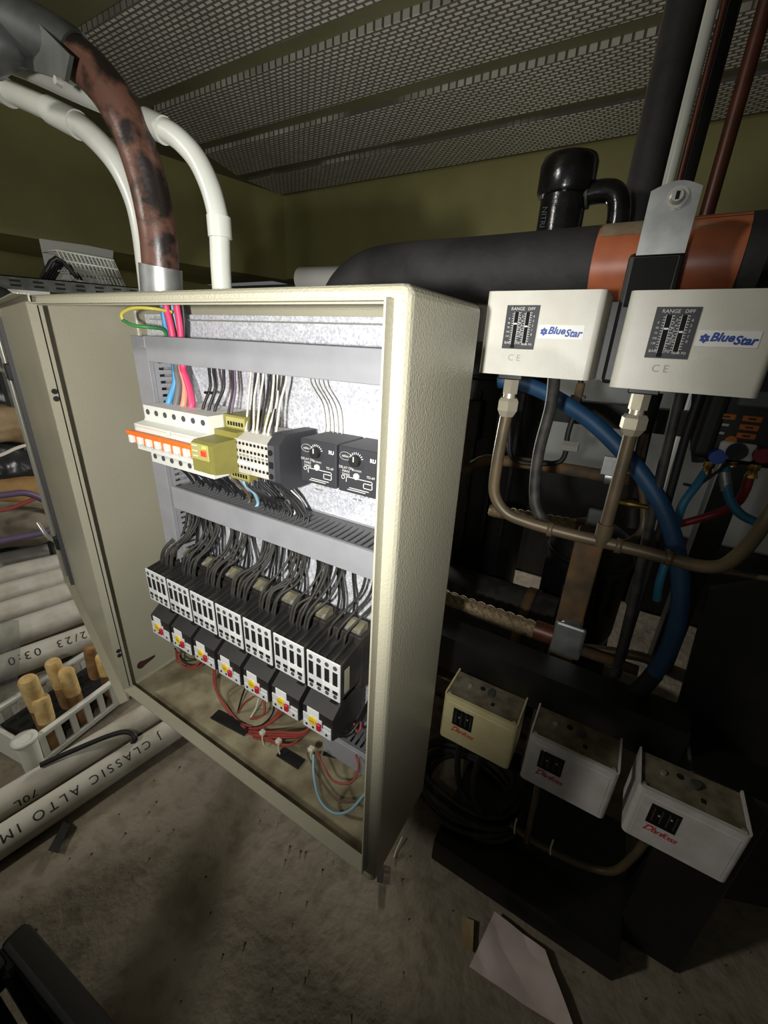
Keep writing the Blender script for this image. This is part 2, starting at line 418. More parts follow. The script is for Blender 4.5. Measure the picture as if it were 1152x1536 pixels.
MB().box(-0.600, -0.16, 0.366, 0.3735, Zr(0.0165), Zr(0.018)).build('plate_flange', 'steel', enc)
dust = MB()
nx, ny = 46, 14
vs = []
for j in range(ny + 1):
    for i in range(nx + 1):
        x = -0.657 + 0.519 * i / nx; y = 0.257 + 0.116 * j / ny
        vs.append((x, y, ZB + 0.0022 + 0.0012 * max(0, mnoise.noise((x * 40, y * 40, 3))) + 0.0008 * max(0, mnoise.noise((x * 110, y * 110, 7)))))
dust.add(vs, [(j * (nx + 1) + i, j * (nx + 1) + i + 1, (j + 1) * (nx + 1) + i + 1, (j + 1) * (nx + 1) + i) for j in range(ny) for i in range(nx)], True)
dust.build('dusty_bottom', 'cream_dirty', enc)
for (zz, yy) in ((-0.0735, 0.2465), (-0.0825, 0.2465), (-0.481, 0.2465), (-0.490, 0.2465)):
    p = MB().cyl((RL, yy, Zr(zz)), (RL + 0.0012, yy, Zr(zz)), 0.0034, 14); p.cyl((RL + 0.0012, yy, Zr(zz)), (RL + 0.0016, yy, Zr(zz)), 0.0018, 10)
    p.build('plug', 'black_plastic', enc)
kh = MB()
c = aX(212, 997, -0.6580)
kp = [(0.006 * math.cos(a), 0.006 * math.sin(a)) for a in [math.pi * 0.25 + k * math.pi * 1.5 / 12 for k in range(13)]] + [(0.020, -0.0005), (0.021, 0.0026)]
kh.prism([(c.y + p[0] * 1.25, c.z + p[1] * 1.25) for p in kp], 0, -0.6584, -0.6576)
kh.build('rust_stain', 'rust_hole', enc)
# door swung right round to the left
dd = Vector((-0.9658, 0.2594, 0)); dn = Vector((-0.2588, -0.9659, 0))
DM = Matrix(((dd.x, dn.x, 0, -0.6325), (dd.y, dn.y, 0, 0.2440), (0, 0, 1, 0), (0, 0, 0, 1)))
door = MB(DM).box(0.0, 0.50, -0.002, 0.0, ZB, ZT).box(0, 0.50, 0, 0.012, ZT - 0.0015, ZT).box(0, 0.50, 0, 0.012, ZB, ZB + 0.0015).box(0.4985, 0.50, 0, 0.014, ZB, ZT).build('door', 'cream', enc)
MB(DM).box(0.44, 0.458, 0.0, 0.007, ZB + 0.02, ZT - 0.02).build('gasket', 'terminal_dark', door)
MB(DM).tube([(0.478, 0.010, ZB + 0.03), (0.478, 0.010, ZT - 0.03)], 0.004, 8, 0).build('latch_rod', 'steel', door)
for zz in (H - 0.085, H - 0.465):
    k = MB(DM).box(0.462, 0.494, 0.0, 0.014, zz - 0.016, zz + 0.016, 0.002).build('latch_guide', 'black_plastic', door)
    MB(DM).tube([(0.485, 0.012, zz), (0.52, 0.022, zz + 0.004), (0.55, 0.03, zz + 0.028)], 0.0045, 8, 4).build('latch_hook', 'steel', door)
for zz in (H - 0.04, H - 0.5):
    MB().cyl((-0.6655, 0.262, zz - 0.02), (-0.6655, 0.262, zz + 0.02), 0.004, 10).build('hinge', 'steel', enc)
# steel stand-off brackets that tie the cabinet back to the compressor rack
for zz in (H - 0.05, H - 0.50):
    MB().box(-0.30, -0.24, YK, 0.530, zz - 0.02, zz + 0.02).build('mounting_bracket', 'black_paint', enc)

# ------------------------------------------------------------------ trunking
def duct_h(x0, x1, z0, z1, y0, label):
    o = thing('cable_trunking', ((x0 + x1) / 2, 0.374, z0), label, 'cable trunking', 'grey cable trunking in the cabinet')
    MB().box(x0, x1, y0, y0 + 0.0015, z0, z1, 0.0006, 1).box(x0, x1, y0 + 0.0015, y0 + 0.005, z1 - 0.0015, z1).box(x0, x1, y0 + 0.0015, y0 + 0.005, z0, z0 + 0.0015).build('cover', 'duct', o)
    n = int((x1 - x0) / 0.0085)
    for side, za in (('t', z1 - 0.0030), ('b', z0 + 0.0015)):
        fm = MB().box(x0, x1, y0 + 0.0055, y0 + 0.010, za, za + 0.0015).box(x0, x1, 0.364, 0.3735, za, za + 0.0015)
        for k in range(n): fm.box(x0 + k * 0.0085, x0 + k * 0.0085 + 0.005, y0 + 0.010, 0.364, za, za + 0.0015)
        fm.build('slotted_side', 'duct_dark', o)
    MB().box(x0, x1, 0.372, 0.3738, z0, z1).build('back', 'duct', o)
    return o
duct_h(-0.538, -0.152, Zr(-0.0335), Zr(-0.0035), 0.318, 'grey plastic cable trunking across the top of the open cabinet')
duct_h(-0.530, -0.152, Zr(-0.229), Zr(-0.197), 0.318, 'grey cable trunking between the breaker row and the contactors')
duct_h(-0.275, -0.152, Zr(-0.548), Zr(-0.512), 0.330, 'short grey trunking under the rightmost overload relay')
vd = thing('cable_trunking', (-0.57, 0.374, Zr(-0.33)), 'upright grey trunking along the left side of the cabinet', 'cable trunking', 'grey cable trunking in the cabinet')
MB().box(-0.585, -0.553, 0.328, 0.3295, Zr(-0.36), Zr(-0.004), 0.0006, 1).box(-0.585, -0.5835, 0.3295, 0.334, Zr(-0.36), Zr(-0.004)).box(-0.5545, -0.553, 0.3295, 0.334, Zr(-0.36), Zr(-0.004)).build('cover', 'duct', vd)
for xx in (-0.584, -0.5555):
    fm = MB().box(xx, xx + 0.0015, 0.335, 0.341, Zr(-0.36), Zr(-0.004)).box(xx, xx + 0.0015, 0.364, 0.3735, Zr(-0.36), Zr(-0.004))
    for k in range(41): fm.box(xx, xx + 0.0015, 0.341, 0.364, Zr(-0.36) + k * 0.0086, Zr(-0.36) + k * 0.0086 + 0.005)
    fm.build('slotted_side', 'duct', vd)
MB().box(-0.584, -0.555, 0.372, 0.3738, Zr(-0.36), Zr(-0.004)).build('back', 'duct', vd)
clip = MB().box(-0.553, -0.5395, 0.319, 0.326, Zr(-0.0185), Zr(-0.004), 0.001, 1)
clip.build('end_clip', 'duct', vd)
# DIN rails
for z, lab in ((-0.118, 'steel rail behind the breakers and terminals'), (-0.352, 'steel rail behind the row of contactors')):
    MB().box(-0.548, -0.155, 0.3665, 0.3738, Zr(z - 0.013), Zr(z + 0.013)).box(-0.548, -0.155, 0.3650, 0.3665, Zr(z - 0.0175), Zr(z - 0.011)).box(-0.548, -0.155, 0.3650, 0.3665, Zr(z + 0.011), Zr(z + 0.0175)).build('mounting_rail', 'steel', None, lab, 'mounting rail')

# ------------------------------------------------------------------ circuit breakers
def breaker(x0, poles, label):
    w = 0.0178 * poles; x1 = x0 + w - 0.0006
    o = thing('circuit_breaker', ((x0 + x1) / 2, 0.36, Zr(-0.158)), label, 'circuit breaker', 'circuit breakers on the top rail')
    prof = [(0.365, Zr(-0.0845)), (0.302, Zr(-0.0845)), (0.302, Zr(-0.1010)), (0.300, Zr(-0.1035)), (0.287, Zr(-0.1060)), (0.2865, Zr(-0.1385)), (0.299, Zr(-0.1410)), (0.302, Zr(-0.1425)), (0.302, Zr(-0.1585)), (0.365, Zr(-0.1585))]
    for p in range(poles):
        xa = x0 + 0.0178 * p
        b = MB().prism(prof, 0, xa + 0.00012, xa + 0.0177).build('pole_body', 'white_plastic', o)
        for z in (-0.0925, -0.1500):
            MB().cyl((xa + 0.0089, 0.3021, Zr(z)), (xa + 0.0089, 0.3012, Zr(z)), 0.0034, 14).build('terminal_screw', 'terminal_dark', b)
        MB().box(xa + 0.0055, xa + 0.0122, 0.2735, 0.2875, Zr(-0.1275), Zr(-0.1175), 0.0014).build('toggle', 'white_plastic', b)
    MB().box(x0 + 0.0005, x1, 0.2745, 0.2805, Zr(-0.1180), Zr(-0.1125), 0.0012).build('toggle_bar', 'orange', o)
    tb = MB()
    for p in range(poles):
        xa = x0 + 0.0178 * p
        tb.box(xa + 0.0008, xa + 0.0050, 0.2775, 0.2868, Zr(-0.1290), Zr(-0.1150), 0.0010, 1)
        tb.box(xa + 0.0128, xa + 0.0172, 0.2775, 0.2868, Zr(-0.1290), Zr(-0.1150), 0.0010, 1)
    tb.build('toggle_guard', 'orange', o)
    pr = MB().box(x0 + 0.004, x1 - 0.004, 0.2867, 0.2870, Zr(-0.1090), Zr(-0.1086)).box(x0 + 0.002, x0 + 0.003, 0.2867, 0.2870, Zr(-0.112), Zr(-0.1072))
    pr.build('print', 'print_grey', o)
    return o
breaker(-0.5365, 4, 'white four-pole breaker with orange toggle bar, leftmost on the rail')
b3 = breaker(-0.4650, 3, 'white three-pole breaker with orange toggle bar beside the olive relay')

# phase monitoring relay (olive)
rel = thing('monitoring_relay', (-0.388, 0.36, Zr(-0.158)), 'olive green monitoring relay with lit green and red lamps', 'relay')
x0, x1 = -0.4105, -0.3735
MB().prism([(0.365, Zr(-0.083)), (0.322, Zr(-0.083)), (0.322, Zr(-0.0985)), (0.308, Zr(-0.0985)), (0.308, Zr(-0.105)), (0.281, Zr(-0.106)), (0.276, Zr(-0.109)), (0.276, Zr(-0.140)), (0.308, Zr(-0.144)), (0.322, Zr(-0.146)), (0.322, Zr(-0.160)), (0.365, Zr(-0.160))], 0, x0 + 0.0003, x1).build('housing', 'olive_relay', rel)
MB().box(x0 + 0.001, x1 - 0.0075, 0.2752, 0.2762, Zr(-0.1265), Zr(-0.1085), 0.0004, 1).build('front_panel', 'olive_light', rel)
MB().box(x0 + 0.002, x1 - 0.004, 0.2750, 0.2762, Zr(-0.1400), Zr(-0.1280), 0.0004, 1).build('flap', 'olive_relay', rel)
MB().box(x0 + 0.021, x0 + 0.0262, 0.2742, 0.2755, Zr(-0.1128), Zr(-0.1102), 0.0003, 1).build('green_lamp', 'lamp_green', rel)
MB().box(x0 + 0.018, x0 + 0.027, 0.2738, 0.2755, Zr(-0.1215), Zr(-0.1150), 0.0006, 1).build('red_lamp', 'lamp_red', rel)
MB().box(x0 + 0.022, x0 + 0.0265, 0.2735, 0.2750, Zr(-0.1158), Zr(-0.1138), 0.0003, 1).build('orange_lamp', 'orange', rel)
for z in (-0.1115, -0.1175, -0.1230): MB().box(x0 + 0.0035, x0 + 0.012, 0.2748, 0.2753, Zr(z), Zr(z + 0.0012)).build('print', 'print_white', rel)
for za in (-0.0965, -0.158):
    p = MB().box(x0 + 0.006, x1 - 0.001, 0.3210, 0.3222, Zr(za), Zr(za + 0.0115)).build('terminal_block', 'olive_light', rel)
    for k in range(6): MB().box(x0 + 0.0085 + k * 0.0045, x0 + 0.0113 + k * 0.0045, 0.3206, 0.3212, Zr(za + 0.002), Zr(za + 0.0065)).build('terminal_hole', 'hole', p)

# spring terminals
tx = -0.3770
for k in range(9):
    o = thing('rail_terminal', (tx + 0.0029, 0.36, Zr(-0.150)), 'narrow pale grey rail terminal in the strip of nine, %s from the olive relay' % ['first', 'second', 'third', 'fourth', 'fifth', 'sixth', 'seventh', 'eighth', 'ninth'][k], 'terminal', 'grey rail terminals in a row')
    xa, xb = tx + 0.0002, tx + 0.0056
    MB().prism([(0.365, Zr(-0.098)), (0.325, Zr(-0.0965)), (0.3075, Zr(-0.1045)), (0.3075, Zr(-0.1430)), (0.325, Zr(-0.1500)), (0.365, Zr(-0.1500))], 0, xa, xb).build('body', 'terminal_grey', o)
    for z in (-0.1085, -0.1170, -0.1255, -0.1360):
        MB().cyl(((xa + xb) / 2, 0.3077, Zr(z)), ((xa + xb) / 2, 0.3071, Zr(z)), 0.0018, 10).build('wire_hole', 'hole', o)
    MB().box(xa + 0.0008, xb - 0.0008, 0.3065, 0.3076, Zr(-0.1325), Zr(-0.1290)).build('marker_tag', 'label_white', o)
    MB().box(xa + 0.0012, xb - 0.0012, 0.3066, 0.3077, Zr(-0.1225), Zr(-0.1205)).build('spring_clip', 'steel', o)
    tx += 0.0058
es = thing('end_stop', (tx + 0.008, 0.36, Zr(-0.154)), 'large dark grey end block closing the terminal strip', 'terminal')
MB().prism([(0.365, Zr(-0.093)), (0.318, Zr(-0.0920)), (0.306, Zr(-0.1030)), (0.3055, Zr(-0.1430)), (0.318, Zr(-0.1545)), (0.365, Zr(-0.1545))], 0, tx + 0.0006, tx + 0.0175).build('body', 'timer_black', es)
MB().prism([(0.320, Zr(-0.0955)), (0.3058, Zr(-0.1040)), (0.3050, Zr(-0.1420)), (0.320, Zr(-0.1515))], 0, tx + 0.0008, tx + 0.0100).build('clamp', 'terminal_dark', es)
for z in (-0.1115, -0.1375): MB().cyl((tx + 0.0052, 0.3054, Zr(z)), (tx + 0.0052, 0.3044, Zr(z)), 0.0032, 12).build('screw', 'hole', es)
MB().box(tx + 0.003, tx + 0.0085, 0.3044, 0.3054, Zr(-0.1285), Zr(-0.1215)).build('socket', 'hole', es)

# delay timers
def timer(x0, x1, label):
    z0, z1 = Zr(-0.1415), Zr(-0.0945); y = 0.3245
    o = thing('delay_timer', ((x0 + x1) / 2, 0.37, z0), label, 'timer', 'black delay timers')
    MB().box(x0, x1, y, 0.3738, z0, z1, 0.0008, 1).build('housing', 'timer_black', o)
    cx = (x0 + x1) / 2 - 0.002; cz = z1 - 0.0125
    k = MB().cyl((cx, y, cz), (cx, y - 0.005, cz), 0.0056, 18).build('dial_knob', 'black_plastic', o)
    MB().box(cx - 0.0006, cx + 0.0006, y - 0.0054, y - 0.005, cz, cz + 0.005).build('pointer', 'print_white', k)
    tk = MB()
    for a in range(-4, 5):
        th = math.radians(a * 17); s, c_ = math.sin(th), math.cos(th)
        p = [Vector((cx + s * r + c_ * w, y - 0.0003, cz + c_ * r - s * w)) for r, w in ((0.0066, -0.0004), (0.0066, 0.0004), (0.0088, 0.0004), (0.0088, -0.0004))]
        tk.add(p, [(0, 1, 2, 3)])
    tk.build('dial_marks', 'print_white', o)
    s = MB().cyl((cx + 0.001, y + 0.0001, cz - 0.0155), (cx + 0.001, y - 0.0015, cz - 0.0155), 0.0033, 14).build('screw', 'print_white', o)
    X = (1, 0, 0); Zd = (0, 0, 1)
    lettering('selec', 0.0042, (x0 + 0.0085, y, z1 - 0.0095), X, Zd, 'print_white', o)
    MB().tube([(x0 + 0.0085 + 0.0068 * math.cos(a_ * math.pi / 10), y - 0.0003, z1 - 0.0095 + 0.0040 * math.sin(a_ * math.pi / 10)) for a_ in range(21)], 0.0002, 4, 0).build('logo_ring', 'print_white', o)
    lettering('RU', 0.0052, (x1 - 0.006, y, z1 - 0.0095), X, Zd, 'print_white', o, offset=0.0002)
    lettering('TD-69', 0.0036, (x1 - 0.008, y, z1 - 0.0265), X, Zd, 'print_white', o)
    lettering('DELAY ON\nMAKE\nTIMER', 0.0036, (x0 + 0.0095, y, z1 - 0.0250), X, Zd, 'print_white', o)
    lettering('SECONDS', 0.0026, (cx + 0.001, y, cz - 0.0098), X, Zd, 'print_white', o)
    ln = MB(); zz = z0 + 0.0115
    def seg(xa, za, xb, zb, w=0.00035):
        ln.box(min(xa, xb) - w, max(xa, xb) + w, y - 0.0005, y - 0.0001, min(za, zb) - w, max(za, zb) + w)
    seg(x0 + 0.010, zz, x0 + 0.010, zz + 0.005); seg(x0 + 0.010, zz + 0.005, x1 - 0.006, zz + 0.005); seg(x1 - 0.016, zz - 0.003, x1 - 0.006, zz - 0.003); seg(x1 - 0.016, zz + 0.002, x1 - 0.006, zz + 0.002)
    seg(x1 - 0.016, zz - 0.003, x1 - 0.016, zz + 0.002); seg(x1 - 0.006, zz - 0.003, x1 - 0.006, zz + 0.005); seg(x0 + 0.014, zz - 0.006, x1 - 0.010, zz - 0.006); seg(x0 + 0.012, zz - 0.008, x1 - 0.014, zz - 0.008)
    ln.build('circuit_diagram', 'print_white', o)
    MB().ring((x0 + 0.006, y - 0.0001, zz + 0.004), (x0 + 0.006, y - 0.0005, zz + 0.004), 0.0022, 0.0016, 14).build('diagram_mark', 'print_white', o)
    for k in (0, 1):
        MB().tube([(cx + 0.001 + k * 0.006, y + 0.002, z0 + 0.0005), (cx - 0.001 + k * 0.006, y - 0.002, z0 - 0.004), (cx - 0.003 + k * 0.006, y + 0.006, z0 - 0.008)], 0.0006, 6, 4).build('spade_terminal', 'steel', o)
    return o
timer(-0.2945, -0.2475, 'black delay timer with round dial beside the terminal strip')
timer(-0.2445, -0.1975, 'black delay timer with round dial against the right cabinet edge')

# ------------------------------------------------------------------ contactors and overload relays
ORD = ['first', 'second', 'third', 'fourth', 'fifth', 'sixth', 'seventh']
def make_contactor(x0):
    z0, z1 = Zr(-0.3835), Zr(-0.3290); w = 0.0482; x1 = x0 + w; yf = 0.2875
    o = thing('contactor', ((x0 + x1) / 2, 0.365, Zr(-0.402)), 'x', 'contactor', 'row of seven contactors')
    MB().box(x0 + 0.0008, x1 - 0.0008, yf + 0.0015, 0.330, z0, z1 - 0.004, 0.001, 1).box(x0 + 0.0004, x1 - 0.0004, 0.330, 0.365, Zr(-0.402), Zr(-0.322), 0.0015, 1).build('body', 'black_dusty', o)
    fr = MB().box(x0, x1, yf - 0.0005, yf + 0.0015, z0, z1, 0.0006, 1).build('front_plate', 'contactor_white', o)
    for k in range(4):
        cx = x0 + 0.0065 + k * 0.0117
        MB().cyl((cx, yf - 0.0004, z1 - 0.0068), (cx, yf - 0.0010, z1 - 0.0068), 0.0030, 12).build('screw_hole', 'terminal_dark', fr)
        MB().box(cx - 0.0033, cx + 0.0033, yf - 0.0010, yf - 0.0003, z1 - 0.0315, z1 - 0.0130).build('slot', 'hole', fr)
        MB().box(cx - 0.0036, cx + 0.0036, yf - 0.0010, yf - 0.0003, z0 + 0.0100, z0 + 0.0145).build('wire_entry', 'hole', fr)
        MB().cyl((cx, yf - 0.0004, z0 + 0.0062), (cx, yf - 0.0010, z0 + 0.0062), 0.0028, 12).build('screw_hole', 'terminal_dark', fr)
    MB().box(x1 - 0.0245, x1 - 0.0005, yf - 0.0010, yf - 0.0003, z0 + 0.0155, z0 + 0.0225).build('marking_strip', 'label_white', fr)
    for k in range(5):
        xa = x0 + 0.0008 + k * 0.01145
        MB().prism([(yf + 0.0016, z1 - 0.0045), (yf + 0.0016, z1 - 0.0008), (yf + 0.0050, z1 + 0.0002), (0.336, z1 + 0.0075), (0.336, z1 - 0.0045)], 0, xa, xa + 0.0022).build('terminal_rib', 'black_dusty', o)
    cp = MB().prism([(0.334, Zr(-0.3215)), (0.350, Zr(-0.3215)), (0.350, Zr(-0.3120)), (0.343, Zr(-0.3100)), (0.333, Zr(-0.3160))], 0, x0 + 0.022, x0 + 0.043).build('clip_plate', 'clip_metal', o)
    for k in (0, 1):
        MB().cyl((x0 + 0.0240 + k * 0.0165, 0.336, Zr(-0.3160)), (x0 + 0.0240 + k * 0.0165, 0.331, Zr(-0.3180)), 0.0026, 10).build('clip_screw', 'steel', cp)
    MB().box(x1 - 0.0008, x1 - 0.0003, 0.297, 0.3060, z0 + 0.006, z0 + 0.040).build('side_label', 'cream', o)
    return o
def make_overload(x0):
    z0, z1 = Zr(-0.4515), Zr(-0.4270); w = 0.0445; x1 = x0 + w; yf = 0.2868
    o = thing('overload_relay', ((x0 + x1) / 2, 0.36, Zr(-0.462)), 'x', 'overload relay', 'row of seven overload relays')
    MB().prism([(yf + 0.001, z0), (yf + 0.001, Zr(-0.4180)), (0.304, Zr(-0.4060)), (0.352, Zr(-0.4055)), (0.352, Zr(-0.455)), (0.330, Zr(-0.462)), (0.305, Zr(-0.460))], 0, x0, x1 + 0.002).build('body', 'black_plastic', o)
    f1 = MB().box(x0 + 0.0005, x1, yf - 0.0006, yf + 0.0010, z0, z0 + 0.0115, 0.0004, 1).build('lower_plate', 'contactor_white', o)
    for k in (0, 1, 3):
        cx = x0 + 0.0065 + k * 0.0105
        MB().cyl((cx, yf - 0.0005, z0 + 0.0060), (cx, yf - 0.0011, z0 + 0.0060), 0.0018, 10).build('hole', 'hole', f1)
    MB().box(x0 + 0.0005, x1 - 0.014, yf - 0.0004, yf + 0.0010, z0 + 0.0122, z1 - 0.0015, 0.0004, 1).build('upper_plate', 'contactor_white', o)
    MB().box(x1 - 0.012, x1, yf - 0.0004, yf + 0.0010, z0 + 0.0122, z0 + 0.0185, 0.0003, 1).build('side_plate', 'contactor_white', o)
    dl = MB().cyl((x0 + 0.0165, yf, z0 + 0.0170), (x0 + 0.0165, yf - 0.0022, z0 + 0.0170), 0.0060, 18).build('adjusting_dial', 'yellow', o)
    MB().box(x0 + 0.0130, x0 + 0.0200, yf - 0.0026, yf - 0.0021, z0 + 0.0165, z0 + 0.0175).build('dial_slot', 'wood_dark', dl)
    MB().box(x0 + 0.0240, x0 + 0.0305, yf - 0.0040, yf, z0 + 0.0085, z0 + 0.0185, 0.0008, 1).build('reset_button', 'red', o)
    MB().box(x0 + 0.0075, x0 + 0.0260, yf - 0.0004, yf + 0.0008, z1 - 0.0010, z1 + 0.0105, 0.0003, 1).build('label_tag', 'label_white', o)
    for k in range(3): MB().box(x1 - 0.012, x1 - 0.003, 0.300 + k * 0.013, 0.3075 + k * 0.013, Zr(-0.4065), Zr(-0.4046)).build('vent', 'hole', o)
    return o
c0 = make_contactor(-0.5795); r0 = make_overload(-0.5905)
for i in range(7):
    dx = 0.0530 * i
    co = c0 if i == 0 else copy_tree(c0); ro = r0 if i == 0 else copy_tree(r0)
    if i:
        co.location = c0.location + Vector((dx, 0, 0)); ro.location = r0.location + Vector((dx * 1.006, 0, 0))
    co['label'] = 'black contactor with white slotted front, %s from the left in the row' % ORD[i]
    ro['label'] = 'overload relay with yellow dial and red button, %s from the left' % ORD[i]

# ------------------------------------------------------------------ wiring in the cabinet
def wire(pts, r, m, label, group=None, name='wire', cat='wire', n=6, sm=5):
    return MB().tube(pts, r, n, sm).build(name, m, None, label, cat, group)
R = random.uniform
# bundles rising from each contactor into the trunking above
for i in range(7):
    x0 = -0.5795 + 0.053 * i
    cnt = 6 if i < 6 else 3
    for k in range(cnt):
        if i < 6:
            xs = x0 + 0.0075 + (k // 2) * 0.0115 + (k % 2) * 0.0042
            lean = R(0.010, 0.026)
            pts = [(xs, 0.309 + R(-.001, .002), Zr(-0.332)), (xs + 0.0005, 0.310, Zr(-0.320 + R(0, .003))), (xs + 0.003, 0.317, Zr(-0.303 + R(0, .006))), (xs + lean * 0.8, 0.336 + R(-.003, .003), Zr(-0.282 + R(-.004, .006))), (xs + lean, 0.351 + R(-.004, .004), Zr(-0.255)), (xs + lean + R(-.006, .004), 0.347 + R(-.004, .006), Zr(-0.226))]
            wire(pts, 0.0017, 'wire_dusty', 'black wire in the bundle arching up from the %s contactor' % ORD[i], 'black wires above the %s contactor' % ORD[i])
        else:
            xs = x0 + 0.0075 + k * 0.0115
            pts = [(xs, 0.318, Zr(-0.331)), (xs + 0.002, 0.321, Zr(-0.314)), (xs + 0.012, 0.332, Zr(-0.296)), (xs + 0.028, 0.345, Zr(-0.268)), (xs + 0.034, 0.349, Zr(-0.226))]
            wire(pts, 0.0018, 'wire_dusty', 'separate black wire bending right from the seventh contactor', 'black wires above the seventh contactor')
    for k in range(4 if i < 6 else 2):       # rear vertical wires in the shade behind
        xs = x0 + 0.006 + k * 0.013 + R(-.003, .003)
        wire([(xs, 0.350, Zr(-0.321)), (xs + R(-.006, .006), 0.356, Zr(-0.295)), (xs + R(-.01, .01), 0.360, Zr(-0.262)), (xs + R(-.008, .008), 0.352, Zr(-0.226))], 0.0017, 'wire_black', 'black wire behind the bundle of the %s contactor' % ORD[i], 'rear black wires of the %s contactor' % ORD[i])
# feeds over the breakers
def drop(x, z0, xe, ze, r, m, label, group=None, bow=0.004, y0=0.345, y1=0.330):
    return wire([(x, y0, z0), (x + bow * 0.3, y0 - 0.002, z0 * 0.8 + ze * 0.2), ((x + xe) / 2 + bow, (y0 + y1) / 2 + 0.002, (z0 + ze) / 2), (xe + bow * 0.2, y1 + 0.003, z0 * 0.15 + ze * 0.85), (xe, y1, ze)], r, m, label, group)
zt = Zr(-0.030); zm = Zr(-0.086)
drop(-0.524, zt, -0.527, zm, 0.0040, 'wire_blue', 'thick blue wire entering the four-pole breaker', bow=0.006)
drop(-0.520, zt, -0.512, zm, 0.0042, 'wire_grey', 'thick dark grey wire entering the four-pole breaker')
drop(-0.510, zt, -0.497, zm, 0.0040, 'wire_peach', 'thick peach wire entering the four-pole breaker')
drop(-0.505, zt, -0.481, zm, 0.0042, 'wire_pink', 'thick pink wire entering the four-pole breaker', bow=0.0)
for (a, b) in ((-0.456, -0.458), (-0.448, -0.447), (-0.430, -0.436)):
    drop(a, zt, b, zm, 0.0018, 'wire_black', 'thin black wire entering the top of the three-pole breaker', 'black wires over the three-pole breaker', bow=0.006)
MB().box(-0.4565, -0.4465, 0.3330, 0.3400, Zr(-0.066), Zr(-0.063), 0.0008, 1).build('cable_tie', 'wire_black', None, 'black tie around two wires over the three-pole breaker', 'cable tie')
drop(-0.414, zt, -0.412, zm, 0.0014, 'wire_black', 'black wire dropping onto the olive relay', bow=0.002)
drop(-0.410, zt, -0.407, zm, 0.0014, 'wire_purple', 'dull purple wire dropping onto the olive relay', bow=0.002)
for k in range(9):
    xe = -0.3740 + 0.0058 * k; xs = xe + R(-0.004, 0.004) - 0.006
    white = k % 3 != 1
    drop(xs, zt, xe, Zr(-0.0985), 0.0013, 'wire_white' if white else 'wire_black', ('white' if white else 'black') + ' thin wire running down into the grey terminal strip', ('white' if white else 'black') + ' wires over the terminal strip', bow=R(-.005, .005), y0=0.346, y1=0.322)
for k in range(3):
    drop(-0.371 + 0.012 * k, zt, -0.368 + 0.0116 * k, Zr(-0.0985), 0.0013, 'wire_black', 'black thin wire behind the white ones over the terminal strip', 'rear black wires over the terminal strip', bow=R(-.004, .006), y0=0.352, y1=0.334)
for k in range(5):
    xs = -0.316 + 0.006 * k
    drop(xs, zt, xs + 0.017, Zr(-0.100), 0.0007, 'wire_clear', 'hair-thin pale wire slanting behind the first delay timer', 'hair-thin pale wires', bow=R(.002, .008), y0=0.366, y1=0.367)
# under the breakers into the middle trunking
zu = Zr(-0.158); zd = Zr(-0.2005)
for k in range(7):
    xs = -0.529 + 0.0175 * k
    drop(xs, zu, xs + R(.004, .012), zd, 0.0024, 'wire_black', 'black wire leaving the underside of the breakers', 'black wires under the breakers', bow=R(-.004, .004), y0=0.330, y1=0.344)
drop(-0.412, zu, -0.404, zd, 0.0017, 'wire_brown', 'brown wire dropping into the middle trunking', bow=0.004, y0=0.330, y1=0.342)
drop(-0.392, zu, -0.387, zd, 0.0021, 'wire_paleblue', 'pale blue wire dropping into the middle trunking', bow=0.004, y0=0.330, y1=0.340)
for k in range(4):
    xs = -0.385 + 0.0060 * k
    drop(xs, zu, xs + 0.012 + 0.001 * k, zd, 0.0014, 'wire_black', 'black wire curving from the olive relay into the trunking', 'black wires under the olive relay', bow=0.006, y0=0.328, y1=0.338)
for k in range(8):
    xs = -0.368 + 0.0062 * k
    drop(xs, Zr(-0.149), xs + 0.020 + R(-.004, .004), zd, 0.0015, 'wire_black', 'black wire from under the terminal strip into the trunking', 'black wires under the terminal strip', bow=R(-.002, .006), y0=0.333, y1=0.340)
for k in range(3):
    xs = -0.362 + 0.016 * k
    drop(xs, Zr(-0.149), xs + 0.015, zd, 0.0012, 'wire_white', 'white wire from under the terminal strip into the trunking', 'white wires under the terminal strip', bow=R(-.002, .006), y0=0.340, y1=0.348)
MB().box(-0.345, -0.332, 0.330, 0.338, Zr(-0.1775), Zr(-0.1745), 0.0008, 1).build('cable_tie', 'wire_black', None, 'black tie gathering wires under the terminal strip', 'cable tie')
# incoming conductors at the top left corner
zc = Zr(0.030); zdn = Zr(-0.006)
def inc(px0, py0, px1, py1, r, m, label, y=0.345):
    a = aY(px0, py0, y); b = aY(px1, py1, y)
    wire([(a.x, a.y, zc + 0.005), tuple(a), tuple((a + b) / 2 + Vector((0.001, 0, 0))), (b.x, b.y, b.z)], r, m, label)
inc(250, 465, 259, 506, 0.0042, 'wire_pink', 'thick pink wire dropping from the cabinet roof, left of the pair')
inc(266, 465, 271, 506, 0.0040, 'wire_pink', 'thick pink wire dropping from the cabinet roof, right of the pair', 0.350)
inc(259, 465, 266, 506, 0.0028, 'wire_paleblue', 'pale blue wire between the two pink wires at the cabinet roof', 0.356)
inc(247, 485, 251, 506, 0.0032, 'wire_blue', 'blue wire beside the pink wires at the cabinet roof', 0.352)
inc(275, 465, 277, 506, 0.0030, 'wire_black', 'black wire dropping from the cabinet roof', 0.356)
g = [aY(*p) for p in ((258, 468, 0.350), (230, 463, 0.330), (200, 462, 0.315), (183, 470, 0.308), (184, 480, 0.308))]
g2 = [aY(*p) for p in ((184, 480, 0.308), (200, 488, 0.312), (225, 491, 0.325), (246, 495, 0.345), (250, 510, 0.350))]
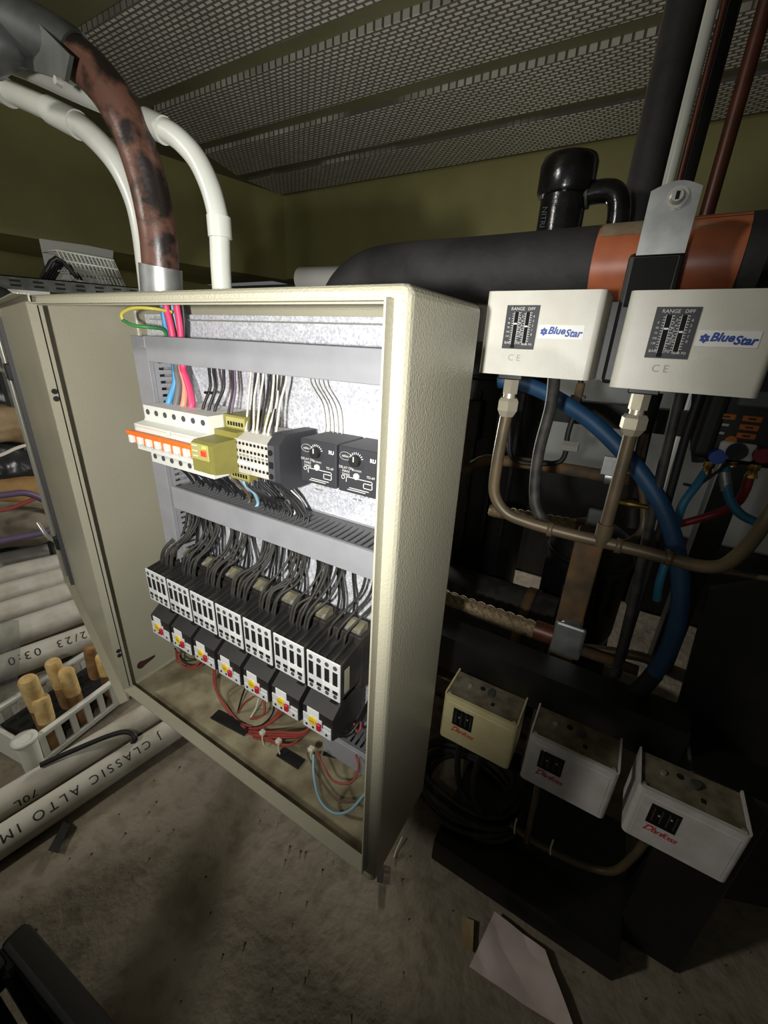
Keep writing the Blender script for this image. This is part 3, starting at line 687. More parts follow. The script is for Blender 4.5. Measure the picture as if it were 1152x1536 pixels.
gy = thing('earth_wire', g[3], 'green and yellow earth wire looping out at the cabinet corner', 'wire')
MB().tube(g, 0.0021, 8, 6).build('yellow_run', 'wire_yellow', gy)
MB().tube(g2, 0.0021, 8, 6).build('green_run', 'wire_green', gy)

# loose wiring on the cabinet bottom
def bw(pts, r, m, label, group=None):   # pts: (px, py, Y)
    return wire([aY(*p) for p in pts], r, m, label, group, sm=7)
LR = 'red wires hanging under the overload relays'
bw([(268, 978, .325), (270, 995, .320), (285, 1003, .318), (302, 998, .322), (308, 985, .33)], 0.0017, 'wire_red', 'red wire looping under the second overload relay, nearer one', LR)
bw([(264, 975, .330), (267, 992, .328), (280, 1000, .325), (296, 997, .328), (303, 982, .335)], 0.0017, 'wire_red', 'red wire looping under the second overload relay, farther one', LR)
bw([(262, 972, .335), (276, 990, .332), (294, 990, .332)], 0.0013, 'wire_black', 'black wire looping under the second overload relay')
bw([(322, 1005, .335), (324, 1030, .330), (330, 1048, .325), (352, 1080, .315), (368, 1092, .312)], 0.0020, 'wire_red', 'red wire slanting down from the third overload relay')
bw([(320, 1000, .340), (322, 1030, .332), (333, 1050, .325), (358, 1082, .316), (378, 1090, .318)], 0.0016, 'wire_red', 'thin red wire beside the slanting red one')
bw([(380, 1045, .335), (366, 1055, .332), (357, 1070, .328), (355, 1080, .325)], 0.0015, 'wire_red', 'short red wire under the fifth overload relay')
bw([(396, 1048, .335), (397, 1068, .328), (388, 1076, .322), (376, 1078, .320)], 0.0019, 'wire_red', 'red wire with a bare end under the fifth overload relay')
bw([(388, 1048, .335), (384, 1062, .330), (376, 1076, .322)], 0.0013, 'wire_white', 'cream wire joining the bare end under the fifth relay')
bw([(368, 1030, .340), (360, 1055, .332), (356, 1076, .326), (362, 1084, .322)], 0.0014, 'wire_black', 'black wire bowing down behind the fifth overload relay')
bw([(411, 1050, .335), (409, 1070, .330), (392, 1088, .322), (370, 1092, .316)], 0.0014, 'wire_black', 'black wire sweeping from the sixth relay to the bundle')
for k in range(3):
    bw([(420 + 3 * k, 1062 + k, .335), (410 + 2 * k, 1078, .328), (390, 1091 + k, .318), (362 - 2 * k, 1093 + 2 * k, .314)], 0.0014, 'wire_red', 'red wire sweeping from the sixth relay to the bundle', 'red wires from the sixth relay')
for k in range(3):
    bw([(362, 1095 + 2 * k, .314), (385, 1098 + 3 * k, .312), (420, 1098 + 4 * k, .314), (452, 1099 + 2 * k, .318), (468, 1088, .325)], 0.0019, 'wire_red', 'red wire in the tied bundle on the cabinet bottom', 'red wires of the tied bundle')
for k in range(2):
    bw([(372, 1100 + 5 * k, .310), (402, 1108 + 3 * k, .310), (424, 1117 + 2 * k, .310), (440, 1115, .314), (456, 1100, .320)], 0.0019, 'wire_red', 'red wire looping round the lower edge of the tied bundle', 'looping red wires of the tied bundle')
bw([(400, 1102, .318), (425, 1106, .316), (450, 1104, .318)], 0.0025, 'wire_black', 'short black sleeve inside the tied bundle')
for (px, py, lab) in ((394, 1100, 'cream cable tie on the red bundle, left one'), (418, 1113, 'cream cable tie on the red bundle, right one'), (467, 1125, 'cream cable tie by the coiled red wire')):
    p = aY(px, py, .309)
    t = thing('cable_tie', p, lab, 'cable tie', 'cream cable ties')
    MB().box(p.x - .0042, p.x + .0042, p.y - .004, p.y + .004, p.z - .002, p.z + .005, .0012, 1).build('tie_head', 'tie', t)
    MB().tube([p + Vector((0.0, 0, -.001)), p + Vector((.0005, -.002, -.010)), p + Vector((.004, -.003, -.019))], .0012, 6, 4).build('tie_tail', 'tie', t)
zb = ZB + 0.004
def flat_strip(pxs, w, m, label, cat, z=zb, th=0.003):
    a = aZ(*pxs[0], z); b = aZ(*pxs[1], z); d_ = (b - a).normalized(); n_ = Vector((-d_.y, d_.x, 0)) * w / 2
    return MB().prism([tuple((a + n_)[:2]), tuple((b + n_)[:2]), tuple((b - n_)[:2]), tuple((a - n_)[:2])], 2, z, z + th)
flat_strip(((322, 1072), (372, 1098)), 0.018, '', '', '').build('tape_strip', 'black_plastic', None, 'black strip of tape on the cabinet bottom under the left wires', 'tape')
flat_strip(((420, 1128), (452, 1148)), 0.016, '', '', '').build('tape_strip', 'black_plastic', None, 'torn black strip in the middle of the cabinet bottom', 'tape')
flat_strip(((486, 1128), (530, 1138)), 0.012, '', '', '', z=zb + 0.02).build('tape_strip', 'black_plastic', None, 'black sleeve strip below the short grey trunking', 'tape')
bw([(475, 1128, .310), (486, 1150, .300), (500, 1171, .298), (523, 1175, .302), (536, 1160, .312), (537, 1138, .322)], 0.0015, 'wire_red', 'dark red wire hanging in a loop at the right of the cabinet bottom', 'red loops at the right of the cabinet')
bw([(533, 1132, .325), (538, 1150, .318), (532, 1168, .310)], 0.0015, 'wire_red', 'short dark red wire behind the red loop at the right', 'red loops at the right of the cabinet')
bw([(460, 1130, .308), (478, 1165, .296), (500, 1195, .290), (520, 1203, .290), (542, 1198, .294), (560, 1180, .30)], 0.0015, 'wire_brown', 'brown wire sagging low at the right of the cabinet bottom')
bw([(470, 1132, .306), (471, 1165, .290), (480, 1200, .280), (500, 1219, .278), (524, 1216, .280), (548, 1190, .290)], 0.0019, 'wire_paleblue', 'pale blue wire sagging lowest at the right of the cabinet bottom')
bw([(510, 1103, .315), (525, 1100, .320), (540, 1080, .335), (555, 1050, .345)], 0.0030, 'wire_black', 'thick black wire curling up beside the seventh overload relay')
bw([(531, 1085, .330), (536, 1098, .325), (541, 1090, .330), (540, 1075, .338)], 0.0017, 'wire_red', 'small red loop beside the seventh overload relay')

# ------------------------------------------------------------------ compressor rack (black steel frame)
rack = thing('compressor_rack', (0.1, 0.75, 0.0), 'black painted steel rack carrying the pipework and controls', 'equipment rack')
def L(*a): return MB().box(*a)
# post that carries the two upper controls and the strap
post = MB().box(-0.041, 0.005, 0.516, 0.558, Zr(-0.028), Zr(0.092), 0.004, 2).build('control_post', 'black_paint', rack)
MB().box(-0.036, 0.000, 0.558, 1.262, Zr(-0.028), Zr(0.010)).build('support_arm', 'black_paint', rack)
MB().box(-0.036, 0.000, 0.5150, 0.5165, Zr(0.045), Zr(0.0875), 0.0005, 1).build('post_cap', 'hole', post)
MB().box(-0.62, 0.15, 0.524, 0.530, Zr(-0.495), Zr(-0.431)).box(-0.62, 0.15, 0.530, 0.575, Zr(-0.437), Zr(-0.431)).build('control_rail', 'black_paint', rack)
MB().box(-0.16, 0.15, 0.519, 0.524, Zr(-0.025), Zr(0.050)).build('mounting_plate', 'black_paint', rack)
# skid
MB().box(-0.13, 0.16, 0.452, 0.460, 0.0, 0.050).box(-0.13, 0.16, 0.460, 0.66, 0.042, 0.050).box(-0.13, 0.16, 0.66, 0.668, 0, 0.05).build('front_channel', 'black_paint', rack)
MB().box(0.160, 0.245, 0.512, 0.575, 0.0, Zr(-0.475), 0.003, 1).build('corner_post', 'black_paint', rack)
sp = [aY(px, py, .62) for px, py in ((1064, 885), (1012, 1078), (1032, 1175), (1010, 1330), (1320, 1400), (1320, 850))]
MB().prism([(p.x, max(p.z, 0.0)) for p in sp], 1, .62, .632).build('side_plate', 'black_paint', rack)
MB().box(-0.62, 0.26, 1.262, 1.31, Zr(-0.18), Zr(-0.12)).build('rear_rail', 'black_paint', rack)
MB().box(-0.62, 0.26, 1.262, 1.31, Zr(-0.03), Zr(0.02)).build('rear_rail', 'black_paint', rack)
for x in (-0.62, 0.20): MB().box(x, x + 0.06, 1.25, 1.31, 0.0, Zr(0.05), 0.003, 1).build('rear_post', 'black_paint', rack)
MB().box(-0.10, -0.04, 0.67, 1.26, 0.0, 0.05).build('cross_member', 'black_paint', rack)
MB().box(-0.62, -0.56, 0.50, 0.56, 0.0, Zr(0.0), 0.003, 1).build('front_post', 'black_paint', rack)
# grey sheet casing standing behind the rack
gp = thing('equipment_casing', (0.25, 1.75, 0), 'pale grey sheet metal casing standing behind the rack', 'equipment casing')
MB().box(-0.55, 0.12, 1.60, 2.1, 0, aY(880, 715, 1.6).z, 0.01, 1).build('casing_base', 'black_paint', gp)
MB().box(-0.55, 0.12, 1.62, 2.1, aY(880, 714, 1.62).z, Zr(0.16), 0.01, 2).build('casing_body', 'grey_panel', gp)
MB().box(0.125, 1.25, 1.57, 2.1, 0.0, 0.30, 0.01, 1).build('casing_base', 'black_paint', gp)
MB().box(0.125, 1.25, 1.58, 2.1, 0.30, Zr(-0.02), 0.01, 2).build('casing_wing', 'grey_panel', gp)

# compressors: dark domed shells behind the front posts
def compressor(x, y, r, z1, label):
    o = thing('compressor', (x, y, 0.05), label, 'compressor', 'black compressors in the rack')
    mb = MB(); prof = [(0.0, z1), (r * 0.55, z1 - 0.006), (r * 0.88, z1 - 0.028), (r, z1 - 0.07), (r, 0.16), (r * 0.9, 0.11), (0.0, 0.10)]
    n = 28; vs = []; fs = []
    for (rr, z) in prof: vs += [(x + rr * math.cos(2 * math.pi * k / n), y + rr * math.sin(2 * math.pi * k / n), z) for k in range(n)]
    for i in range(len(prof) - 1): fs += [(i * n + k, i * n + (k + 1) % n, (i + 1) * n + (k + 1) % n, (i + 1) * n + k) for k in range(n)]
    mb.add(vs, fs, True); mb.build('shell', 'black_paint', o)
    MB().ring((x, y, z1 - 0.085), (x, y, z1 - 0.075), r + 0.006, r - 0.004, 28).build('weld_ring', 'black_paint', o)
    for k in range(7):
        a = math.radians(200 + k * 20)
        px, py = x + r * math.cos(a), y + r * math.sin(a)
        MB().box(px - 0.004, px + 0.004, py - 0.012, py + 0.004, 0.24, z1 - 0.11).build('rib', 'black_shiny', o)
    MB().box(x - 0.04, x + 0.04, y - r - 0.03, y - r + 0.01, z1 - 0.22, z1 - 0.13, 0.004, 1).build('terminal_box', 'black_plastic', o)
    MB().box(x - r, x + r, y - r, y + r, 0.05, 0.10, 0.004, 1).build('base', 'black_paint', o)
    return o
compressor(-0.34, 1.10, 0.145, Zr(0.02), 'black domed compressor behind the right edge of the cabinet')
compressor(-0.02, 1.12, 0.10, Zr(-0.40), 'low black compressor behind the rusty bracket')
# motor body lying low behind the braided hose
m_ = thing('receiver_tank', (-0.25, 0.86, 0.10), 'dark horizontal receiver tank low in the rack', 'tank')
MB().tube([(-0.46, 0.87, 0.24), (-0.45, 0.87, 0.24), (-0.06, 0.87, 0.24), (-0.05, 0.87, 0.24)], 0.098, 24, 0).build('shell', 'black_dusty', m_)
for x in (-0.40, -0.11): MB().ring((x - 0.01, 0.87, 0.24), (x + 0.01, 0.87, 0.24), 0.102, 0.097, 28).build('strap', 'rust', m_)
for x in (-0.40, -0.11): MB().box(x - 0.015, x + 0.015, 0.81, 0.93, 0.0, 0.16).build('saddle', 'black_paint', m_)

# ------------------------------------------------------------------ big insulated suction line
pl = thing('insulated_pipe', (0.0, 0.60, Zr(0.05)), 'thick black foam-insulated pipe running behind the upper controls', 'pipe')
PZ = Zr(0.094); PY = 0.602
MB().tube([(-0.452, PY, Zr(-0.30)), (-0.452, PY, Zr(-0.06)), (-0.449, PY, Zr(0.02)), (-0.435, PY, Zr(0.062)), (-0.400, PY, Zr(0.086)), (-0.345, PY, PZ), (-0.2, PY, PZ), (0.080, PY, PZ + .002)], 0.041, 28, 6).build('foam_sleeve', 'black_foam', pl)
MB().tube([(0.070, PY, PZ + .002), (0.75, PY, PZ + 0.01)], 0.0412, 28, 0).build('shiny_sleeve', 'black_shiny', pl)
tp = MB().tube([(-0.080, PY, PZ), (0.052, PY, PZ + .001)], 0.0418, 30, 0, caps=False).build('tape_wrap', 'orange_tape', pl)
# dusty crown of the tape
nseg = 12; vs = []
for k in range(nseg + 1):
    th = math.radians(50 + 95 * k / nseg)
    for x in (-0.078, 0.050): vs.append((x, PY + math.cos(th) * 0.0422, PZ + math.sin(th) * 0.0422))
MB().add(vs, [(2 * k, 2 * k + 1, 2 * k + 3, 2 * k + 2) for k in range(nseg)], True).build('dust_layer', 'tape_dust', tp)
MB().tube([(0.098, PY + 0.012, PZ + 0.0405), (0.093, PY - 0.025, PZ + 0.034), (0.086, PY - 0.0405, PZ + 0.006), (0.081, PY - 0.032, PZ - 0.026)], 0.0008, 6, 5).build('seam', 'print_grey', pl)
# pipe clamp strap
st = thing('pipe_clamp', (-0.018, 0.53, Zr(0.088)), 'galvanised steel strap bolted over the orange-taped pipe', 'pipe clamp')
sv = []
pf = [(0.545, Zr(0.091)), (0.521, Zr(0.0935)), (0.5150, Zr(0.101)), (0.5150, Zr(0.158)), (0.5150, Zr(0.166))]
mb = MB()
n = 8
xs0, xs1 = -0.035, 0.004
top = [(xs0 + (xs1 - xs0) * k / n, Zr(0.139) + 0.006 * math.sin(math.pi * k / n)) for k in range(n + 1)]
poly = [(xs0, Zr(0.089)), (xs1, Zr(0.089))] + [(p[0] + 0.0, p[1]) for p in reversed(top)]
mb.prism(poly, 1, 0.5125, 0.5150); mb.box(xs0, xs1, 0.5150, 0.545, Zr(0.0925), Zr(0.0945))
mb.build('strap_plate', 'galv', st)
MB().cyl((-0.013, 0.5125, Zr(0.132)), (-0.013, 0.5100, Zr(0.132)), 0.0085, 20).build('washer', 'steel', st)
bh = MB().cyl((-0.013, 0.5100, Zr(0.132)), (-0.013, 0.5045, Zr(0.132)), 0.0062, 14, 0.0045).build('bolt_head', 'steel', st)
MB().box(-0.0145, -0.0115, 0.5040, 0.5050, Zr(0.129), Zr(0.135)).build('bolt_slot', 'hole', bh)

# capped vent pipe with side elbow
vp = thing('capped_pipe', (-0.172, 0.80, Zr(0.10)), 'shiny black capped stub pipe with a side elbow', 'pipe')
MB().cyl((-0.172, 0.80, Zr(0.02)), (-0.172, 0.80, Zr(0.238)), 0.0335, 24).build('stub', 'black_shiny', vp)
MB().tube([(-0.172, 0.80, Zr(0.222)), (-0.172, 0.80, Zr(0.228)), (-0.172, 0.80, Zr(0.262)), (-0.172, 0.80, Zr(0.270)), (-0.172, 0.80, Zr(0.273))], 0.04, 24, 0, radii=[0.038, 0.041, 0.041, 0.038, 0.030]).build('cap', 'black_shiny', vp)
MB().tube([(-0.15, 0.80, Zr(0.222)), (-0.118, 0.80, Zr(0.224)), (-0.100, 0.80, Zr(0.218)), (-0.091, 0.80, Zr(0.200)), (-0.089, 0.80, Zr(0.16)), (-0.089, 0.80, Zr(0.02))], 0.0155, 16, 6).build('elbow', 'black_shiny', vp)
MB().ring((-0.1405, 0.80, Zr(0.2215)), (-0.1365, 0.80, Zr(0.2220)), 0.0185, 0.015, 18).build('joint_ring', 'galv_dull', vp)
lettering('NITRI', 0.011, (-0.190, 0.7655, Zr(0.190)), (0, 0, -1), (1, 0, 0), 'print_faint', vp)

# vertical lines going up through the ceiling
def vline(px, py, y, r, m, label, z1=ZC + 0.01, z0=None):
    p = aY(px, py, y)
    z0 = Zr(0.0) if z0 is None else z0
    return MB().tube([(p.x, p.y, z0), (p.x, p.y, z1)], r, 16, 0).build('riser_pipe', m, None, label, 'pipe', 'risers through the ceiling')
vline(939, 300, 0.95, 0.0050, 'copper_dull', 'thin brown riser left of the wide black riser', z0=Zr(0.0))
vline(947, 260, 0.97, 0.0045, 'copper_red', 'thin dark red riser touching the wide black riser', z0=Zr(0.0))
vline(962, 300, 0.95, 0.0280, 'black_foam', 'wide black foam-covered riser beside the strap', z0=Zr(0.0))
vline(1003, 272, 0.88, 0.0080, 'pvc', 'slim white riser pipe right of the wide black riser', z0=Zr(0.0))
vline(1018, 275, 0.93, 0.0048, 'copper_red', 'thin rusty riser behind the slim white riser', z0=Zr(0.0))
vline(1028, 270, 0.96, 0.0130, 'black_foam', 'narrow black riser behind the slim white riser', z0=Zr(0.0))
vline(1066, 300, 0.86, 0.0095, 'copper_red', 'rightmost copper red riser above the orange tape', z0=Zr(0.0))

# ------------------------------------------------------------------ pressure controls
Xd, Zd = (1, 0, 0), (0, 0, 1)
def control_cover(o, x0, x1, z0, z1, yf, yb, m, open_top):
    # cover: front, two cheeks (and a lid when closed); rounded vertical edges
    w = 0.0022; r = 0.006
    def arc(cx, cy, a0, a1, rr, n=6): return [(cx + rr * math.cos(math.radians(a0 + (a1 - a0) * k / n)), cy + rr * math.sin(math.radians(a0 + (a1 - a0) * k / n))) for k in range(n + 1)]
    outer = [(x0, yb)] + arc(x0 + r, yf + r, 180, 270, r) + arc(x1 - r, yf + r, 270, 360, r) + [(x1, yb)]
    inner = [(x0 + w, yb)] + arc(x0 + r, yf + r, 180, 270, r - w) + arc(x1 - r, yf + r, 270, 360, r - w) + [(x1 - w, yb)]
    mb = MB()
    n = len(outer)
    vs = [(p[0], p[1], z0) for p in outer] + [(p[0], p[1], z1) for p in outer] + [(p[0], p[1], z0) for p in inner] + [(p[0], p[1], z1) for p in inner]
    fs = []
    for k in range(n - 1):
        fs += [(k, k + 1, n + k + 1, n + k), (2 * n + k + 1, 2 * n + k, 3 * n + k, 3 * n + k + 1), (n + k, n + k + 1, 3 * n + k + 1, 3 * n + k), (k + 1, k, 2 * n + k, 2 * n + k + 1)]
    fs += [(0, n, 3 * n, 2 * n), (n - 1, 3 * n - 1, 4 * n - 1, 2 * n - 1)]
    mb.add(vs, fs)
    mb.add([(p[0], p[1], z0 + 0.0005) for p in inner], [tuple(range(n))])
    if not open_top: mb.add([(p[0], p[1], z1 - 0.0005) for p in outer], [tuple(range(n))])
    return mb.build('cover', m, o)
def star(cx, cy, cz, r, parent):
    mb = MB()
    for k in range(6):
        th = math.radians(60 * k + 30); d1 = Vector((math.cos(th), 0, math.sin(th))); d2 = Vector((-math.sin(th), 0, math.cos(th)))
        c_ = Vector((cx, cy, cz))
        mb.add([c_ + d1 * r * 0.28 - d2 * r * 0.16, c_ + d1 * r * 0.62 - d2 * r * 0.34, c_ + d1 * r, c_ + d1 * r * 0.62 + d2 * r * 0.34, c_ + d1 * r * 0.28 + d2 * r * 0.16], [(0, 1, 2, 3, 4)])
    mb.ring((cx, cy, cz), (cx, cy - 0.0001, cz), r * 0.30, r * 0.16, 16)
    return mb.build('logo_star', 'print_blue', parent)
def upper_control(x0, x1, z0, z1, yf, label):
    o = thing('pressure_control', ((x0 + x1) / 2, 0.515, z0), label, 'pressure control', 'upper pressure controls')
    control_cover(o, x0, x1, z0, z1, yf, 0.517, 'box_white', False)
    wx0 = x0 + 0.022; wx1 = wx0 + 0.0315; wz1 = z1 - 0.0125; wz0 = wz1 - 0.0395
    win = MB().box(wx0, wx1, yf - 0.0006, yf + 0.001, wz0, wz1).build('scale_window', 'timer_black', o)
    y = yf - 0.0007
    for (a, b) in ((0.0085, 0.0125), (0.0195, 0.0232)):
        MB().box(wx0 + a, wx0 + b, y - 0.0002, y, wz0 + 0.0055 if a > .01 else wz0 + 0.001, wz1 - 0.006).build('scale_slot', 'hole', win)
        tk = MB()
        for k in range(13):
            zz = wz1 - 0.008 - k * 0.0021
            tk.box(wx0 + a - 0.0020, wx0 + a - 0.0006, y - 0.0003, y, zz, zz + 0.0005); tk.box(wx0 + b + 0.0006, wx0 + b + 0.0020, y - 0.0003, y, zz + .001, zz + 0.0015)
        tk.box(wx0 + a - 0.0004, wx0 + a, y - 0.0003, y, wz0 + 0.004, wz1 - 0.006); tk.box(wx0 + b, wx0 + b + 0.0004, y - 0.0003, y, wz0 + 0.004, wz1 - 0.006)
        tk.build('scale_marks', 'print_white', win)
        MB().box(wx0 + a + 0.0004, wx0 + b - 0.0004, y - 0.0012, y - 0.0001, wz1 - 0.0155 - a * 0.2, wz1 - 0.0142 - a * 0.2).build('pointer', 'label_white', win)
        for kk, zz in enumerate((0.010, 0.014, 0.018, 0.022, 0.026)):
            lettering(str((kk * 2 + 2) if a < .01 else 4 - kk), 0.0030, (wx0 + b + 0.0040, y, wz1 - zz), Xd, Zd, 'print_white', win)
            lettering(str(30 * kk + 10 if kk else 0), 0.0024, (wx0 + a - 0.0046, y, wz1 - zz - .002), Xd, Zd, 'print_white', win)
    lettering('RANGE', 0.0040, (wx0 + 0.0110, y, wz1 - 0.0034), Xd, Zd, 'print_white', win)
    lettering('DIFF', 0.0036, (wx0 + 0.0240, y, wz1 - 0.0034), Xd, Zd, 'print_white', win)
    lettering('BAR', 0.0032, (wx0 + 0.0050, y, wz0 + 0.0055), Xd, Zd, 'print_white', win)
    lettering('PSI', 0.0032, (wx0 + 0.0155, y, wz0 + 0.0055), Xd, Zd, 'print_white', win)
    lettering('BAR PSI', 0.0028, (wx0 + 0.0245, y, wz0 + 0.0045), Xd, Zd, 'print_white', win)
    sx0 = wx1 + 0.002; sx1 = sx0 + 0.0405; sz = wz0 + 0.0165
    stk = MB().box(sx0, sx1, yf - 0.0005, yf + 0.0005, sz - 0.0060, sz + 0.0060).build('sticker', 'label_white', o)
    star(sx0 + 0.0052, yf - 0.0007, sz, 0.0038, stk)
    lettering('Blue', 0.0088, (sx0 + 0.0165, yf - 0.0004, sz + 0.0009), Xd, Zd, 'print_blue', stk, shear=0.25, offset=0.0003)
    lettering('Star', 0.0088, (sx0 + 0.0315, yf - 0.0004, sz - 0.0010), Xd, Zd, 'print_blue', stk, shear=0.25, offset=0.0003)
    lettering('C E', 0.0085, (wx0 + 0.014, yf, wz0 - 0.0085), Xd, Zd, 'print_grey', o, name='embossed_mark')
    # connection nut stack
    fx = x0 + 0.0275; fy = 0.487
    MB().box(fx - 0.012, fx + 0.014, fy - 0.014, 0.516, z0 - 0.006, z0 + 0.001, 0.001, 1).build('bottom_plate', 'black_paint', o)
    a = MB().cyl((fx, fy, z0 - 0.0065), (fx, fy, z0 - 0.0215), 0.0088, 6).build('hex_nut', 'nickel', o)
    MB().cyl((fx, fy, z0 - 0.0215), (fx, fy, z0 - 0.0265), 0.0066, 16).build('fitting_neck', 'nickel', o)
    MB().cyl((fx, fy, z0 - 0.0262), (fx, fy, z0 - 0.0295), 0.0098, 6, 0.0122).cyl((fx, fy, z0 - 0.0295), (fx, fy, z0 - 0.0400), 0.0122, 6).cyl((fx, fy, z0 - 0.0400), (fx, fy, z0 - 0.0470), 0.0118, 6, 0.0078).build('flare_nut', 'nickel', o)
    return o, (fx, fy, z0 - 0.047)
c1, f1 = upper_control(-0.1545, -0.0465, Zr(-0.0235), Zr(0.0535), 0.450, 'white pressure control with blue and white sticker nearest the cabinet')
c2, f2 = upper_control(-0.0275, 0.0805, Zr(-0.0270), Zr(0.0515), 0.445, 'white pressure control with blue and white sticker right of the other')

def lower_control(x0, m, label, drop_=0.0):
    x1 = x0 + 0.106; z1 = Zr(-0.4655); z0 = Zr(-0.5470); yf = 0.447
    o = thing('pressure_control', ((x0 + x1) / 2, 0.51, z0), label, 'pressure control', 'lower pressure controls')
    control_cover(o, x0, x1, z0, z1, yf, 0.508, m, True)
    tp = MB().box(x0 + 0.0026, x1 - 0.0026, yf + 0.006, 0.507, z1 - 0.0085, z1 - 0.0045).build('top_plate', 'dust_top', o)
    MB().box(x0 + 0.003, x1 - 0.003, yf + 0.0020, yf + 0.0075, z1 - 0.006, z1 - 0.0010, 0.001, 1).build('cover_lip', m, o)
    for k in (0, 1): MB().cyl((x0 + 0.006 + k * 0.094, yf + 0.0085, z1 - 0.0046), (x0 + 0.006 + k * 0.094, yf + 0.0085, z1 - 0.0018), 0.0026, 10).build('cover_screw', 'steel', o)
    MB().cyl((x0 + 0.058, 0.487, z1 - 0.0046), (x0 + 0.058, 0.487, z1 + 0.0015), 0.0055, 14).build('adjusting_spindle', 'galv_dull', tp)
    MB().cyl((x0 + 0.044, 0.492, z1 - 0.0046), (x0 + 0.044, 0.492, z1 - 0.0040), 0.0040, 14).build('plate_hole', 'hole', tp)
    MB().cyl((x0 + 0.026, 0.485, z1 - 0.0046), (x0 + 0.026, 0.485, z1 - 0.0015), 0.0032, 10).build('plate_screw', 'steel', tp)
    MB().box(x0 + 0.063, x0 + 0.068, 0.468, 0.474, z1 - 0.0046, z1 - 0.0040).build('plate_slot', 'hole', tp)
    MB().box(x0 + 0.0075, x1 - 0.0075, yf - 0.0005, yf + 0.001, z0 + 0.006, z1 - 0.009, 0.0004, 1).build('front_panel', m, o)
    wx0 = x0 + 0.0175; wx1 = wx0 + 0.030; wz1 = z1 - 0.0155; wz0 = wz1 - 0.0315
    win = MB().box(wx0, wx1, yf - 0.0012, yf + 0.001, wz0, wz1, 0.0003, 1).build('scale_window', 'black_shiny', o)
    tk = MB()
    for a in (0.004, 0.012, 0.019, 0.026):
        tk.box(wx0 + a, wx0 + a + 0.0004, yf - 0.0015, yf - 0.0012, wz0 + 0.005, wz1 - 0.004)
        for k in range(8): tk.box(wx0 + a, wx0 + a + 0.0016, yf - 0.0015, yf - 0.0012, wz0 + 0.006 + k * 0.0027, wz0 + 0.0064 + k * 0.0027)
    tk.build('scale_marks', 'print_dim', win)
    for a in (0.009, 0.021): MB().box(wx0 + a, wx0 + a + 0.002, yf - 0.0018, yf - 0.0012, wz0 + 0.015 + a * 0.2, wz0 + 0.017 + a * 0.2).build('pointer', 'print_grey', win)
    lettering('Danfoss', 0.0120, (wx0 + 0.017, yf - 0.0006, wz0 - 0.0085), (1, 0, -0.03), (0.03, 0, 1), 'print_red', o, shear=0.38, offset=0.0001, spacing=0.86)
    MB().tube([(wx0 + 0.002, yf - 0.0010, wz0 - 0.0035), (wx0 + 0.012, yf - 0.0010, wz0 - 0.0030), (wx0 + 0.008, yf - 0.0010, wz0 - 0.0095), (wx0 + 0.000, yf - 0.0010, wz0 - 0.0125)], 0.0004, 5, 4).build('logo_swash', 'print_red', o)
    return o
d1 = lower_control(-0.1445, 'box_cream', 'yellowed cream pressure control with red script, next to the cabinet')
d2 = lower_control(-0.0225, 'box_grey', 'white dusty-topped pressure control, middle of the three lower ones')
d3 = lower_control(0.1035, 'box_grey', 'white dusty-topped pressure control, rightmost of the lower three')
lettering('9A2', 0.006, (-0.054, 0.447, Zr(-0.538)), Xd, Zd, 'cream', d1, name='embossed_mark')

# ------------------------------------------------------------------ tubing under the upper controls
def run(pts, r, m, label, cat='pipe', name='pipe', group=None, n=12, sm=6):
    return MB().tube([Vector(p) if len(p) == 3 and not isinstance(p, tuple) else Vector(p) for p in pts], r, n, sm).build(name, m, None, label, cat, group)
hz = aY(900, 812, 0.487).z
hd = thing('header_pipe', (0.0, 0.487, hz), 'long dull copper header pipe under the upper pressure controls', 'pipe')
rj = Vector(aY(1060, 850, 0.487)); e1 = aY(1105, 835, 0.50); e2 = aY(1150, 780, 0.53); e3 = aY(1200, 700, 0.55)
MB().tube([(f1[0], f1[1], f1[2]), (f1[0] - 0.001, 0.487, f1[2] - 0.02), tuple(aY(745, 700, .487)), tuple(aY(742, 740, .487)), tuple(aY(758, 768, .487)), tuple(aY(790, 783, .487)), (aY(850, 800, .487).x, 0.487, hz), (aY(960, 830, .487).x, 0.487, hz), (rj.x, 0.487, hz), tuple(e1), tuple(e2), tuple(e3)], 0.0068, 14, 8).build('tube_run', 'copper_dull', hd)
MB().tube([(f2[0], f2[1], f2[2]), (f2[0], 0.487, f2[2] - 0.03), (f2[0], 0.487, hz)], 0.0066, 14, 4).build('branch_tube', 'copper_dull', hd)
MB().tube([(f2[0], 0.487, hz - 0.004), (f2[0], 0.487, hz + 0.022)], 0.0088, 14, 0).build('tee_socket', 'copper_dull', hd)
for px in (822, 930, 1012):
    p = aY(px, 812, .487); MB().ring((p.x - 0.003, 0.487, hz), (p.x + 0.003, 0.487, hz), 0.0086, 0.0066, 16).build('joint_ring', 'copper_dull', hd)
lp = [aY(1152, 868, .52), aY(1060, 852, .52), aY(1000, 838, .52), aY(960, 828, .52)]
run(lp, 0.0032, 'copper_dull', 'thin capillary tube behind the right end of the header pipe')
